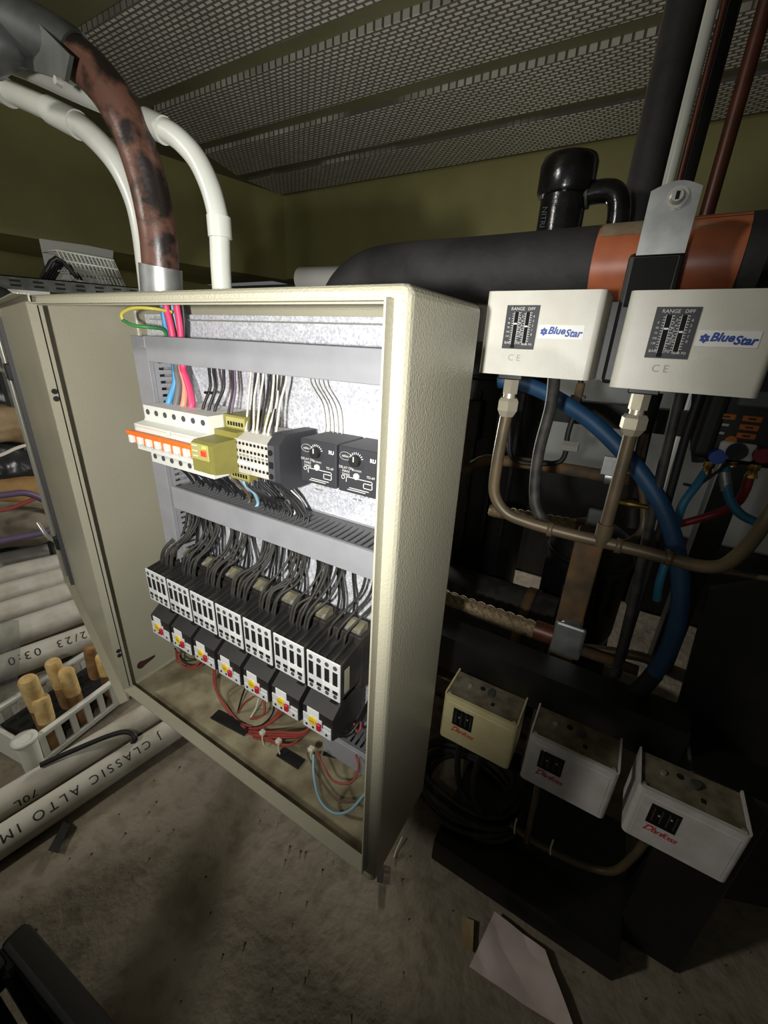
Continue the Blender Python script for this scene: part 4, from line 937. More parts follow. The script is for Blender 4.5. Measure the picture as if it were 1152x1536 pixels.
# black flexible cables
run([aY(832, 560, .50), aY(826, 610, .51), aY(808, 680, .512), aY(802, 745, .510), aY(812, 778, .505), aY(826, 792, .492)], 0.0066, 'wire_dusty', 'dark flexible cable hanging from the left upper control to the header', 'cable', 'cable')
run([aY(1020, 590, .60), aY(1006, 650, .60), aY(985, 740, .60), aY(965, 830, .60), aY(945, 920, .60), aY(922, 1010, .59), aY(905, 1045, .58)], 0.0060, 'wire_dusty', 'dark grey hose hanging to the right of the blue hose', 'hose', 'hose')
run([aY(1050, 590, .64), aY(1030, 650, .64), aY(1005, 740, .64), aY(975, 850, .64), aY(948, 935, .63), aY(925, 1015, .61)], 0.0050, 'black_rubber', 'black hose beside the dark grey hanging hose', 'hose', 'hose')
run([aY(985, 590, .72), aY(968, 650, .72), aY(950, 740, .72), aY(948, 790, .72)], 0.0085, 'black_foam', 'foam-covered line hanging behind the right upper control', 'pipe')
run([aY(968, 650, .66), aY(960, 700, .66), aY(966, 760, .66), aY(960, 800, .65), aY(925, 818, .62), aY(895, 812, .60)], 0.0050, 'copper_dull', 'bent dull copper tube behind the tee of the header', 'pipe')
# blue hose
run([aY(748, 572, .64), aY(775, 572, .64), aY(830, 595, .63), aY(890, 635, .62), aY(945, 690, .61), aY(985, 745, .60), aY(1008, 800, .595), aY(1020, 860, .59), aY(1018, 920, .58), aY(1002, 975, .575), aY(975, 1020, .57)], 0.0105, 'blue_hose', 'thick blue hose curving down past the header pipe', 'hose', 'hose', n=16)
run([aY(982, 1010, .571), aY(962, 1032, .57), aY(940, 1046, .57), aY(915, 1052, .57)], 0.0112, 'black_rubber', 'black hose end joined to the thick blue hose', 'hose', 'hose', n=14)
# liquid lines
cb = thing('liquid_line', aY(860, 705, .78), 'dull steel liquid line with a bright clamp behind the header', 'pipe')
MB().tube([aY(690, 610, .78), aY(695, 700, .78), aY(730, 690, .78), aY(805, 697, .78), aY(930, 718, .78), aY(950, 722, .78)], 0.0105, 14, 5).build('tube_run', 'rust', cb)
MB().tube([aY(908, 714, .775), aY(928, 717, .775)], 0.0135, 14, 0).build('clamp', 'galv', cb)
p = aY(914, 703, .76); MB().box(p.x - .012, p.x + .012, p.y, p.y + .003, p.z - .012, p.z + .02, .001, 1).build('clamp_plate', 'galv', cb)
run([aY(765, 620, .74), aY(764, 660, .74), aY(768, 686, .74), aY(790, 695, .74), aY(835, 694, .74), aY(848, 680, .74), aY(852, 650, .74), aY(868, 600, .74), aY(872, 560, .74)], 0.0042, 'black_rubber', 'thin black tube bent in a U behind the left upper control', 'pipe')
nb = aY(856, 670, .735); MB().cyl(nb - Vector((.012, 0, 0)), nb + Vector((.012, 0, 0)), .009, 6).build('flare_nut', 'steel', None, 'bright steel nut on the thin U-bent tube', 'nut')
va = thing('service_valve', aY(868, 590, .735), 'small dark valve hanging below the left upper control', 'valve')
p = aY(868, 592, .735); MB().box(p.x - .006, p.x + .006, p.y - .006, p.y + .006, p.z - .018, p.z + .018, .002, 1).build('valve_body', 'rust', va)
MB().box(p.x - .011, p.x + .011, p.y - .004, p.y + .004, p.z - .006, p.z - .001, .001, 1).build('valve_handle', 'black_plastic', va)
def braided(a, b, r, label, lock):
    o = thing('braided_hose', (a + b) / 2, label, 'hose', 'braided hoses')
    d_ = (b - a).normalized()
    MB().tube([a, a * .5 + b * .5 - Vector((0, 0, 0.002)), b], r, 16, 6).build('braid', 'braid', o)
    MB().tube([b - d_ * 0.004, b + d_ * 0.03], r * 1.28, 16, 0).build('ferrule', 'copper_red', o)
    u = d_.orthogonal().normalized(); w = d_.cross(u)
    for j in range(5):
        th0 = j * 2 * math.pi / 5
        pts = [a + (b - a) * (k / 20) + (u * math.cos(th0 + k * 0.75) + w * math.sin(th0 + k * 0.75)) * r * 1.0 for k in range(21)]
        MB().tube(pts, r * 0.10, 5, 2).build('braid_strand', 'braid', o)
    return o
braided(aY(735, 765, .70), aY(868, 789, .70), 0.0105, 'thin braided hose ending at a small clamp below the liquid line', 0)
braided(aY(640, 885, .62), aY(806, 945, .62), 0.0125, 'thick braided metal hose low in the rack, ending in a brown ferrule', 0)
p = aY(893, 782, .69); MB().box(p.x - .013, p.x + .013, p.y - .002, p.y + .002, p.z - .03, p.z + .02, .002, 1).build('clamp_plate', 'galv_dull', None, 'small pierced clamp plate at the end of the thin braided hose', 'clamp')
# rusty bracket with galvanised clamp
bk = thing('bracket_post', aY(855, 1000, .60), 'rust-brown upright bracket with a bright galvanised clamp', 'bracket')
q = aY(868, 880, .62); z_lo = aY(850, 1010, .62).z; z_hi = aY(880, 800, .62).z
MB().box(q.x - .020, q.x + .018, .622, .650, 0.11, z_hi, .002, 1).build('upright', 'rust', bk)
q2 = aY(850, 965, .60)
MB().box(q2.x - .022, q2.x + .022, .598, .604, q2.z - .024, q2.z + .034, .004, 2).box(q2.x - .015, q2.x + .015, .600, .640, q2.z - .02, q2.z + .03, .004, 1).build('clamp', 'galv', bk)
MB().cyl((q2.x - .06, .615, q2.z - .014), (q2.x + .10, .615, q2.z - .014), .008, 10).build('cross_bolt', 'rust', bk)
run([aY(1000, 1000, .66), aY(960, 985, .66), aY(900, 975, .66), aY(870, 972, .66)], 0.008, 'copper_dull', 'short stub pipe right of the galvanised clamp')
# schrader valve sticking out
p = aY(925, 752, .64); MB().tube([p, p + Vector((.018, 0, 0)), p + Vector((.03, 0, 0)), p + Vector((.045, 0, 0))], .004, 10, 0, radii=[.006, .006, .003, .002]).build('schrader_valve', 'brass', None, 'small brass access valve pointing right behind the branch tube', 'valve')

# ------------------------------------------------------------------ digital manifold gauge
G0 = aY(1060, 700, .70)
mg = thing('manifold_gauge', aY(1100, 700, .70), 'black digital manifold gauge with orange keys hanging at the right', 'gauge')
a = aY(1062, 590, .70); b_ = aY(1165, 690, .70)
gx0, gx1 = aY(1066, 640, .70).x, aY(1066, 640, .70).x + 0.155
gz1 = Zr(0.02); gz0 = aY(1080, 695, .70).z
MB().box(gx0, gx1, .70, .735, gz0, gz1, .012, 3).build('housing', 'black_plastic', mg)
MB().box(gx0 - 0.012, gx0 + 0.012, .695, .74, gz0 + 0.004, gz1 - 0.01, .008, 3).build('side_grip', 'black_rubber', mg)
zk = aY(1095, 625, .70).z
MB().box(gx0 + .018, gx1 - .012, .698, .702, zk + .014, zk + .075, .002, 1).build('display', 'display', mg)
kx = aY(1088, 628, .70).x
for i, (ix, iz) in enumerate(((0, 0), (1, 0), (2, 0), (1, -1), (1, -2))):
    px = kx + ix * .0265; pz = zk + iz * .0108
    k = MB().box(px - .0100, px + .0100, .6965, .7005, pz - .0037, pz + .0037, .001, 1).build('key', 'orange_key', mg)
    MB().box(px - .004, px + .004, .6962, .6966, pz - .0012, pz + .0012).build('key_mark', 'black_plastic', k)
for (ix, iz, w) in ((0, -1, .006), (0, -2, .004), (2, -1, .006), (2, -2, .002)):
    MB().box(kx + ix * .0265 - w, kx + ix * .0265 + w, .6992, .7002, zk + iz * .0108 - .0015, zk + iz * .0108 + .0015).build('key_legend', 'print_white', mg)
p = aY(1095, 660, .70); MB().cyl((p.x, .70, p.z), (p.x, .694, p.z), .0062, 16).build('power_key', 'orange_key', mg)
p = aY(1104, 676, .698); wp = MB().box(p.x - .019, p.x + .019, .692, .701, p.z - .011, p.z + .011, .002, 1).build('sight_panel', 'label_white', mg)
MB().cyl((p.x, .692, p.z), (p.x, .689, p.z), .0115, 20).build('sight_glass', 'black_shiny', wp)
p = aY(1075, 684, .69); MB().cyl((p.x, .70, p.z), (p.x, .680, p.z), .0092, 18).build('low_side_knob', 'blue_knob', mg)
p = aY(1142, 682, .69); MB().cyl((p.x, .70, p.z), (p.x, .680, p.z), .0092, 18).build('high_side_knob', 'red_hose', mg)
def port(px, py, px2, py2):
    a = aY(px, py, .70); b = aY(px2, py2, .70)
    MB().tube([a, a * .6 + b * .4, a * .5 + b * .5, b], .006, 10, 0, radii=[.0068, .0068, .005, .0075]).build('port_fitting', 'brass', mg)
port(1066, 692, 1058, 712); port(1098, 692, 1098, 700); port(1133, 696, 1126, 716)
HG = 'manifold gauge hoses'
run([aY(1058, 708, .70), aY(1046, 726, .69), aY(1025, 755, .68), aY(1015, 785, .68), aY(1010, 800, .675), aY(1003, 830, .66), aY(990, 870, .65), aY(985, 900, .65)], 0.0055, 'blue_hose_thin', 'thin teal-blue gauge hose dropping behind the thick blue hose', 'hose', 'hose', HG)
run([aY(1087, 700, .70), aY(1090, 730, .69), aY(1096, 752, .685), aY(1112, 772, .68), aY(1140, 785, .68), aY(1175, 792, .68)], 0.0058, 'blue_hose_thin', 'teal-blue gauge hose sweeping out at the right edge', 'hose', 'hose', HG)
p = aY(1089, 722, .692); MB().tube([aY(1086, 708, .695), aY(1090, 736, .69)], .0066, 12, 0).build('hose_ferrule', 'galv', None, 'bright ferrule on the teal-blue gauge hose at the right', 'ferrule')
run([aY(1125, 714, .70), aY(1118, 735, .70), aY(1105, 755, .71), aY(1075, 770, .72), aY(1035, 782, .72), aY(1000, 792, .72), aY(985, 810, .70)], 0.0055, 'red_hose', 'red gauge hose running left behind the thick blue hose', 'hose', 'hose', HG)
run([aY(1092, 696, .695), aY(1070, 712, .69), aY(1045, 728, .69), aY(1025, 726, .69)], 0.002, 'black_rubber', 'thin black cord slung under the manifold gauge', 'cable', 'cable')
run([aY(1058, 690, .76), aY(1056, 640, .76), aY(1062, 560, .76), aY(1070, 500, .76)], 0.017, 'black_foam', 'black foam line left of the manifold gauge', 'pipe')

# ------------------------------------------------------------------ floor items on the right
wo = thing('cable_coil', aZ(690, 1235, 0.0), 'coil of dark grey cable lying beside the cabinet foot', 'cable')
cc = aZ(668, 1222, 0.0)
for k in range(7):
    rx, ry = 0.098 + R(-.010, .010), 0.066 + R(-.010, .012); ox, oy = R(-.010, .012), R(-.016, .016); zz = 0.056 + k * 0.0042
    pts = [(cc.x + ox + 0.03 + rx * math.cos(2 * math.pi * j / 16), cc.y + 0.03 + oy + ry * math.sin(2 * math.pi * j / 16), zz + 0.004 * math.sin(j * 1.3 + k)) for j in range(17)]
    MB().tube(pts, 0.0052, 8, 3, caps=False).build('cable_loop', 'wire_dusty', wo)
run([aY(690, 1110, .50), aY(686, 1150, .51), aY(690, 1180, .52), aY(700, 1200, .515)], 0.0055, 'black_rubber', 'black cable under the cream pressure control, left one', 'cable', 'cable', 'cables under the cream pressure control')
run([aY(722, 1130, .50), aY(712, 1165, .50), aY(712, 1195, .50), aY(722, 1222, .50)], 0.0055, 'black_rubber', 'black cable under the cream pressure control, right one', 'cable', 'cable', 'cables under the cream pressure control')
for k in range(3):
    run([aY(800 - 12 * k, 1150 + 10 * k, .55), aY(775 - 12 * k, 1190 + 6 * k, .55), aY(755 - 12 * k, 1212 + 4 * k, .54), aY(735 - 10 * k, 1232, .53)], 0.0075, 'black_rubber', 'black cable slanting behind the middle lower control', 'cable', 'cable', 'cables behind the middle lower control')
run([aY(808, 1170, .50), aY(803, 1200, .50), aY(796, 1230, .505), aY(790, 1262, .51)], 0.0048, 'copper_dull', 'thin tube below the middle lower control')
run([aY(765, 1235, .53), aY(800, 1262, .53), aY(850, 1288, .53), aY(890, 1303, .53), aY(922, 1306, .53), aY(950, 1285, .525), aY(968, 1262, .52)], 0.0058, 'copper_dull', 'low bent tube rising to the rightmost lower control')
for (px, py, lab) in ((772, 1240, 'pale cable tie tail on the low bent tube, left one'), (826, 1272, 'pale cable tie tail on the low bent tube, right one'), (596, 1268, 'pale cable tie tail by the coiled cable')):
    p = aY(px, py, .50) if px > 600 else aZ(596, 1268, .014)
    MB().tube([p + Vector((0, 0, .02)), p, p + Vector((.002, -.002, -.012))] if px > 600 else [p + Vector((.0, .02, -.006)), p + Vector((0, 0, -.011)), p + Vector((.002, -.014, -.0125))], .0014, 6, 3).build('cable_tie', 'tie', None, lab, 'cable tie', 'pale cable tie tails')
pb = MB(); nx, nz = 26, 22; vs = []
x0, x1, zt_ = -0.42, 0.02, aY(690, 1062, .70).z
for j in range(nz + 1):
    for i in range(nx + 1):
        x = x0 + (x1 - x0) * i / nx; z = 0.0 + zt_ * j / nz
        vs.append((x, 0.70 + 0.012 * mnoise.noise((x * 18, 1, z * 18)) + 0.006 * mnoise.noise((x * 50, 5, z * 50)), z))
pb.add(vs, [(j * (nx + 1) + i, j * (nx + 1) + i + 1, (j + 1) * (nx + 1) + i + 1, (j + 1) * (nx + 1) + i) for j in range(nz) for i in range(nx)], True)
pb.box(x0, x1, 0.716, 0.76, 0.0, zt_)
pb.build('concrete_plinth', 'rough_plinth', None, 'rough pinkish concrete plinth behind the cream pressure control', 'plinth')
def crumpled(pxs, z, amp, m, name, label, cat, seed, n=12):
    c = [aZ(*p, 0.0) for p in pxs]
    mb = MB(); vs = []
    for j in range(n + 1):
        for i in range(n + 1):
            u_, v_ = i / n, j / n
            p = c[0] * (1 - u_) * (1 - v_) + c[1] * u_ * (1 - v_) + c[2] * u_ * v_ + c[3] * (1 - u_) * v_
            h = z + amp * (0.5 + 0.5 * mnoise.noise((p.x * 8 + seed, p.y * 8, seed))) + amp * 0.25 * abs(mnoise.noise((p.x * 17 + 3, p.y * 17, seed)))
            vs.append((p.x, p.y, h))
    k = n + 1; N = k * k
    fs = [(j * k + i, j * k + i + 1, (j + 1) * k + i + 1, (j + 1) * k + i) for j in range(n) for i in range(n)]
    vs += [(v[0], v[1], v[2] - 0.0012) for v in vs]
    fs += [tuple(N + q for q in reversed(f)) for f in fs]
    rim_ = [i for i in range(k)] + [j * k + n for j in range(1, k)] + [n * k + i for i in range(n - 1, -1, -1)] + [j * k for j in range(n - 1, 0, -1)]
    fs += [(rim_[q], rim_[(q + 1) % len(rim_)], N + rim_[(q + 1) % len(rim_)], N + rim_[q]) for q in range(len(rim_))]
    mb.add(vs, fs)
    return mb.build(name, m, None, label, cat)
crumpled([(740, 1374), (815, 1432), (862, 1560), (702, 1458)], 0.002, 0.022, 'paper', 'paper_sheet', 'crumpled pinkish paper sheet on the floor by the rack', 'paper', 3, 16)
crumpled([(692, 1378), (710, 1385), (708, 1434), (693, 1425)], 0.002, 0.010, 'cloth_tan', 'paper_scrap', 'small tan paper scrap left of the pinkish sheet', 'paper', 8, 8)
# small dark scraps on the floor
crumpled([(566, 1300), (577, 1302), (574, 1330), (565, 1328)], 0.002, 0.012, 'black_plastic', 'floor_scrap', 'small black scrap on the floor under the cabinet corner', 'debris', 4, 6)
crumpled([(98, 1236), (106, 1244), (88, 1284), (74, 1280)], 0.002, 0.012, 'black_plastic', 'floor_scrap', 'small black scrap on the floor below the lettered pipe', 'debris', 5, 6)

# ------------------------------------------------------------------ conduits rising from the cabinet roof
rc = thing('conduit', aY(243, 438, .318), 'brown paint-stained steel conduit curving up from the cabinet', 'conduit')
path = [aY(*p) for p in ((243, 446, .318), (241, 400, .318), (237, 350, .318), (226, 290, .318), (209, 230, .314), (186, 175, .308), (158, 130, .300), (120, 92, .290), (70, 60, .275), (0, 25, .255), (-90, -10, .23))] + [Vector((-1.0, 0.14, ZC - 0.35)), Vector((-1.7, 0.1, ZC - 0.07)), Vector((-3.0, 0.1, ZC - 0.05))]
MB().tube(path, 0.0185, 24, 6).build('tube_run', 'rust_conduit', rc)
MB().cyl(path[0] - Vector((0, 0, 0.004)), aY(241, 400, .318), 0.0215, 24).build('socket', 'galv', rc)
# bracket that grips the conduit at the top left
br = thing('conduit_bracket', aY(60, 60, .26), 'dark grey pierced steel bracket gripping the brown conduit', 'bracket')
u = (path[8] - path[7]).normalized()
b0 = path[7] + u * 0.004; b1 = path[10]
MB().tube([b0] + smooth_path(path, 6)[44:63], 0.0215, 20, 0).build('saddle', 'galv_dull', br)
side = u.cross(Vector((0, 0, 1))).normalized()
nrm = side.cross(u).normalized()
q = (b0 + b1) / 2
def plate(c_, au, bu, nu, hu, hv, th, name, m, par):
    vs = [c_ + au * a * hu + bu * b * hv + nu * n_ * th for n_ in (-.5, .5) for (a, b) in ((-1, -1), (1, -1), (1, 1), (-1, 1))]
    return MB().add(vs, [(0, 1, 2, 3), (7, 6, 5, 4), (0, 4, 5, 1), (1, 5, 6, 2), (2, 6, 7, 3), (3, 7, 4, 0)]).build(name, m, par)
cdir = (aY(40, 60, .24) - Vector((0, 0, H))).normalized()
pc = aY(30, 45, .232)
pd = aY(110, 120, .265)
MB().prism([(aY(120, 90, .27).x, aY(120, 90, .27).z), (aY(112, 128, .27).x, aY(112, 128, .27).z), (aY(40, 105, .27).x, aY(40, 105, .27).z), (aY(-60, 90, .27).x, aY(-60, 90, .27).z), (aY(-60, -40, .27).x, aY(-60, -40, .27).z), (aY(60, 30, .27).x, aY(60, 30, .27).z)], 1, .262, .2655).build('clamp_plate', 'galv_dull', br)
for (px, py) in ((25, 48), (22, 84)):
    p = aY(px, py, .2605); MB().cyl(p, p + Vector((0, .002, 0)), .0042, 14).build('slot_hole', 'hole', br)
p = aY(88, 122, .2605); MB().cyl(p + Vector((0, .002, 0)), p - Vector((0, .003, 0)), .004, 12, .003).build('screw', 'steel', br)
# hanger that carries the bracket
p = aY(-40, -30, .264); MB().tube([(p.x, p.y, p.z), (p.x, p.y, ZC + 0.02)], 0.006, 10, 0).build('hanger_rod', 'galv_dull', br)
# two white plastic conduits
def pvc(pts, r, couplers, label):
    o = thing('plastic_conduit', aY(*pts[0]), label, 'conduit', 'white plastic conduits')
    P = [aY(*p) for p in pts if p != 'L']
    e_ = (P[-1] - P[-2]).normalized(); P += [P[-1] + e_ * 0.25, Vector((-1.6, P[-1].y - 0.12, ZC - 0.12)), Vector((-2.9, P[-1].y - 0.12, ZC - 0.10))]
    MB().tube(P, r, 20, 7).build('tube_run', 'pvc', o)
    for a, b in couplers:
        MB().tube([aY(*a), aY(*b)], r * 1.17, 20, 0).build('coupler', 'pvc', o)
    return o
pvc([(334, 446, .335), (331, 400, .335), (329, 345, .335), (326, 320, .335), (315, 280, .335), (296, 240, .334), (270, 210, .332), (244, 193, .330), (215, 180, .328), (170, 160, .325), (110, 135, .32), (30, 100, .31), (-80, 60, .30), 'L'], 0.0100, [((330.5, 357, .335), (328, 325, .335)), ((247, 196, .330), (220, 183, .328))], 'white plastic conduit bending left, right of the brown one')
pvc([(226, 446, .360), (221, 400, .360), (214, 345, .360), (203, 300, .360), (182, 255, .358), (155, 220, .356), (125, 192, .354), (100, 178, .352), (60, 158, .35), (0, 132, .345), (-80, 100, .34), 'L'], 0.0128, [((118, 188, .354), (76, 166, .351)), ((14, 140, .345), (-20, 124, .344))], 'white plastic conduit mostly hidden behind the brown one')

# ------------------------------------------------------------------ storage shelf on the left
sh = thing('slotted_angle_shelf', aX(100, 440, -1.75), 'dark slotted angle steel shelf under the olive beam', 'shelf')
a = aX(-40, 408, -1.75); b = aX(224, 433, -1.75); zs = a.z
sd = (b - a).normalized(); sdir = Vector((sd.x, sd.y, 0)).normalized()
SM = Matrix(((1, 0, 0, -1.75), (0, 1, 0, a.y), (0, 0, 1, a.z), (0, 0, 0, 1)))
ln = b.y - a.y; slope = (b.z - a.z) / ln
def tilt(m4, k): 
    m2 = Matrix.Identity(4); m2[2][1] = k; return m4 @ m2
SM = tilt(SM, slope)
MB(SM).box(-0.003, 0, 0, ln + .9, -0.038, 0).box(-0.03, 0, 0, ln + .9, -0.003, 0).build('front_angle', 'galv_dull', sh)
MB(SM).box(-0.60, -0.03, 0, ln + .9, -0.003, 0).build('shelf_board', 'black_paint', sh)
k = 0
yy = 0.02
while yy < ln + .8:
    MB(SM).box(0.0, 0.0008, yy, yy + 0.028, -0.016, -0.010).build('slot', 'hole', sh)
    MB(SM).box(0.0, 0.0008, yy, yy + 0.028, -0.029, -0.023).build('slot', 'hole', sh)
    yy += 0.062
for y_ in (0.0, ln + .86):
    MB(SM).box(-0.04, -0.003, y_, y_ + 0.04, -(zs + slope * y_) + 0.0, -0.003).build('upright', 'galv_dull', sh)
# wire basket on the shelf, black wire rack, white box and paper
wb = thing('wire_basket', aX(145, 428, -1.85), 'small white wire basket standing tilted on the shelf', 'basket')
A0 = aX(108, 420, -1.85); BM = Matrix.Translation(A0)
wbm = lambda: MB(BM)
bx, by, bz = 0.10, 0.19, 0.088
for k in range(15):
    y_ = by * k / 14
    wbm().tube([(0, y_, 0), (0, y_ - 0.03, bz)], 0.0022, 5, 0).build('wire_bar', 'pvc', wb)
for z_ in (0, bz * .33, bz * .67, bz):
    wbm().tube([(-bx, -0.03 * z_ / bz, z_), (0, -0.03 * z_ / bz, z_), (0, by - 0.03 * z_ / bz, z_), (-bx, by - 0.03 * z_ / bz, z_), (-bx, -0.03 * z_ / bz, z_)], 0.0034, 6, 0).build('rim_wire', 'pvc', wb)
for k in range(9):
    x_ = -bx * k / 8
    wbm().tube([(x_, by, 0), (x_, by - .03, bz)], 0.0022, 5, 0).build('wire_bar', 'pvc', wb)
    wbm().tube([(x_, 0, 0), (x_, by, 0)], 0.0022, 5, 0).build('floor_bar', 'pvc', wb)
kr = thing('wire_rack', aX(90, 420, -1.82), 'black folded wire rack left of the white basket', 'rack')
for k in range(5):
    o_ = Vector((-0.03 * k, 0.02 * k, 0))
    MB().tube([aX(62, 416, -1.80) + o_, aX(84, 386, -1.80) + o_, aX(114, 416, -1.80) + o_], 0.006, 6, 3).build('rack_bar', 'black_plastic', kr)
wp_ = MB(); ca = [aX(*p, -2.2) for p in ((60, 358), (130, 368), (170, 376), (168, 428), (75, 424))]
wp_.add([v for v in ca] + [v - Vector((.01, 0, 0)) for v in ca], [(0, 1, 2, 3, 4), (9, 8, 7, 6, 5)] + [(i, (i + 1) % 5, 5 + (i + 1) % 5, 5 + i) for i in range(5)])
wp_.build('paper_sheet', 'paper_white', None, 'torn white sheet leaning at the back of the shelf', 'paper')
MB().box(-2.30, -1.755, a.y, b.y + .6, aX(64, 433, -1.80).z - .206, aX(64, 433, -1.80).z - .201).build('lower_board', 'black_paint', sh)
wbx = thing('white_box', aX(40, 450, -1.80), 'white carton below the slotted shelf', 'box')
p = aX(14, 452, -1.80); p2 = aX(64, 433, -1.80)
MB().box(-2.02, -1.80, p.y, p2.y + .02, p2.z - .20, p2.z, .004, 1).build('carton', 'paper_white', wbx)
MB().box(-2.02, -1.798, p.y, p2.y + .02, p2.z - .03, p2.z - .026).build('lid_edge', 'print_grey', wbx)
bl = MB().tube([aX(-40, 440, -1.5), aX(-5, 445, -1.5), aX(6, 452, -1.5), aX(-10, 462, -1.5)], .028, 12, 5).build('black_pouch', 'bag_black', None, 'black pouch poking in at the left picture edge', 'pouch')
# white roll and dark objects behind the cabinet at the far corner
rl = thing('white_roll', aY(495, 420, 2.4), 'white rolled sheet lying behind the cabinet roof', 'roll')
p = aY(452, 420, 2.4); MB().cyl((p.x, 2.4, p.z), (p.x + .75, 2.42, p.z - .015), .075, 24).build('roll', 'paper_white', rl)
MB().cyl((p.x - .003, 2.4, p.z), (p.x + .001, 2.4, p.z), .045, 20).build('roll_core', 'hole', rl)
MB().box(p.x - .2, p.x + 1.0, 2.28, 2.60, 0.0, p.z - .092, .005, 1).build('low_wall', 'wall_grey', None, 'grey low wall behind the cabinet under the white roll', 'low wall')

# ------------------------------------------------------------------ pile of sacks and cables under the shelf
def heap(pxs, x, depth, amp, m, name, label, cat, seed, n=16, zb_=None):
    c = [aX(*p, x) for p in pxs]
    mb = MB(); vs = []
    for j in range(n + 1):
        for i in range(n + 1):
            u_, v_ = i / n, j / n
            p = c[0] * (1 - u_) * (1 - v_) + c[1] * u_ * (1 - v_) + c[2] * u_ * v_ + c[3] * (1 - u_) * v_
            bul = math.sin(math.pi * u_) ** 0.6 * math.sin(math.pi * v_) ** 0.6
            e = bul * depth + amp * mnoise.noise((p.y * 9 + seed, p.z * 14, seed)) + amp * .5 * mnoise.noise((p.y * 26, p.z * 32, seed))
            vs.append((x + e, p.y, p.z + amp * .4 * mnoise.noise((p.y * 12, seed, p.z * 5))))
    k = n + 1; N = k * k
    fs = [(j * k + i, j * k + i + 1, (j + 1) * k + i + 1, (j + 1) * k + i) for j in range(n) for i in range(n)]
    vs += [(x - 0.25, v[1], v[2]) for v in vs]
    fs += [tuple(N + q for q in reversed(f)) for f in fs]
    rim_ = [i for i in range(k)] + [j * k + n for j in range(1, k)] + [n * k + i for i in range(n - 1, -1, -1)] + [j * k for j in range(n - 1, 0, -1)]
    fs += [(rim_[q], rim_[(q + 1) % len(rim_)], N + rim_[(q + 1) % len(rim_)], N + rim_[q]) for q in range(len(rim_))]
    mb.add(vs, fs, True)
    return mb.build(name, m, None, label, cat)
heap([(-90, 615), (70, 612), (80, 665), (-80, 668)], -1.75, .06, .035, 'cloth_tan', 'sack', 'tan cloth sack on top of the junk pile', 'sack', 2)
heap([(-90, 655), (80, 655), (110, 735), (-70, 745)], -1.78, .05, .04, 'bag_black', 'plastic_bag', 'crumpled black plastic bag in the junk pile', 'bag', 6)
heap([(-70, 725), (95, 712), (105, 752), (-60, 765)], -1.72, .04, .02, 'cardboard', 'cardboard_sheet', 'brown cardboard layer under the black bag', 'cardboard', 9)
heap([(-60, 755), (110, 745), (130, 800), (-50, 835)], -1.70, .06, .03, 'cloth_grey', 'sack', 'grey dusty sack above the white pipes', 'sack', 12)
heap([(-90, 560), (70, 570), (75, 618), (-80, 620)], -1.95, .03, .02, 'bag_black', 'plastic_bag', 'dark bag at the top back of the junk pile', 'bag', 15)
heap([(-80, 800), (130, 780), (150, 850), (-60, 880)], -1.99, .03, .01, 'black_dusty', 'base_timber', 'dark block under the junk pile', 'block', 18)
CX = -1.62
run([aX(-30, 748, CX), aX(10, 742, CX), aX(40, 740, CX), aX(70, 752, CX), aX(100, 765, CX)], .010, 'cable_purple', 'thick purple cable lying on the junk pile', 'cable', 'cable')
run([aX(-30, 770, CX), aX(10, 764, CX), aX(35, 755, CX), aX(60, 745, CX)], .006, 'wire_red', 'dark red cable under the purple one', 'cable', 'cable')
run([aX(-30, 690, CX), aX(0, 683, CX), aX(25, 672, CX), aX(45, 667, CX), aX(80, 664, CX)], .005, 'wire_white', 'thin white cable crossing the black bag', 'cable', 'cable')
run([aX(-30, 818, CX + .05), aX(20, 808, CX + .05), aX(60, 800, CX + .05), aX(90, 790, CX + .05)], .010, 'cable_purple', 'dull purple hose on the grey sack', 'hose', 'hose')

# ------------------------------------------------------------------ white pipes on the floor
def pipe_text(body, size, p0, d_, r, upv, t0, parent, spacing=1.0):
    # wrap lettering round a pipe; d_ = reading direction along the axis, upv = outward direction of the text middle
    vs, fs = text_mesh(body, size, spacing=spacing, align='LEFT', offset=0.0)
    bm = bmesh.new(); bv = [bm.verts.new(v) for v in vs]
    for f in fs:
        try: bm.faces.new([bv[i] for i in f])
        except ValueError: pass
    bmesh.ops.triangulate(bm, faces=list(bm.faces))
    for _ in range(4):
        es_ = [e for e in bm.edges if abs(e.verts[0].co.y - e.verts[1].co.y) > 0.0028]
        if not es_: break
        bmesh.ops.subdivide_edges(bm, edges=es_, cuts=1); bmesh.ops.triangulate(bm, faces=[f for f in bm.faces if len(f.verts) > 3])
    bm.verts.index_update(); vs = [v.co.copy() for v in bm.verts]; fs = [tuple(v.index for v in f.verts) for f in bm.faces]; bm.free()
    side_ = upv.cross(d_).normalized()     # text up direction
    out = []
    for v in vs:
        th = v.y / r
        out.append(p0 + d_ * (t0 + v.x) + (upv * math.cos(th) + side_ * math.sin(th)) * (r + 0.0004))
    return MB().add(out, fs).build('lettering', 'print_black', parent)
def floor_pipe(pa, pb, r, z, label, ext=(0.4, 0.0), m='pvc_dusty', hollow=False):
    a = aZ(*pa, z); b = aZ(*pb, z); d_ = (b - a).normalized()
    o = thing('plastic_pipe', ((a + b) / 2).xy.to_3d() + Vector((0, 0, z - r)), label, 'pipe', 'white pipes on the floor')
    A_ = a - d_ * ext[0]; B_ = b + d_ * ext[1]
    MB().tube([A_, B_], r, 28, 0).build('tube', m, o)
    return o, a, b, d_
pr = 0.0265
oA, a, b, d_ = floor_pipe((0, 1263), (262, 1092), pr, pr, 'white pipe lettered in black, nearest on the floor', (0.5, 0.30))
upv = (Vector((0, 0, 0.86)) + Vector((0.62, -0.05, 0))); upv = (upv - d_ * upv.dot(d_)).normalized()
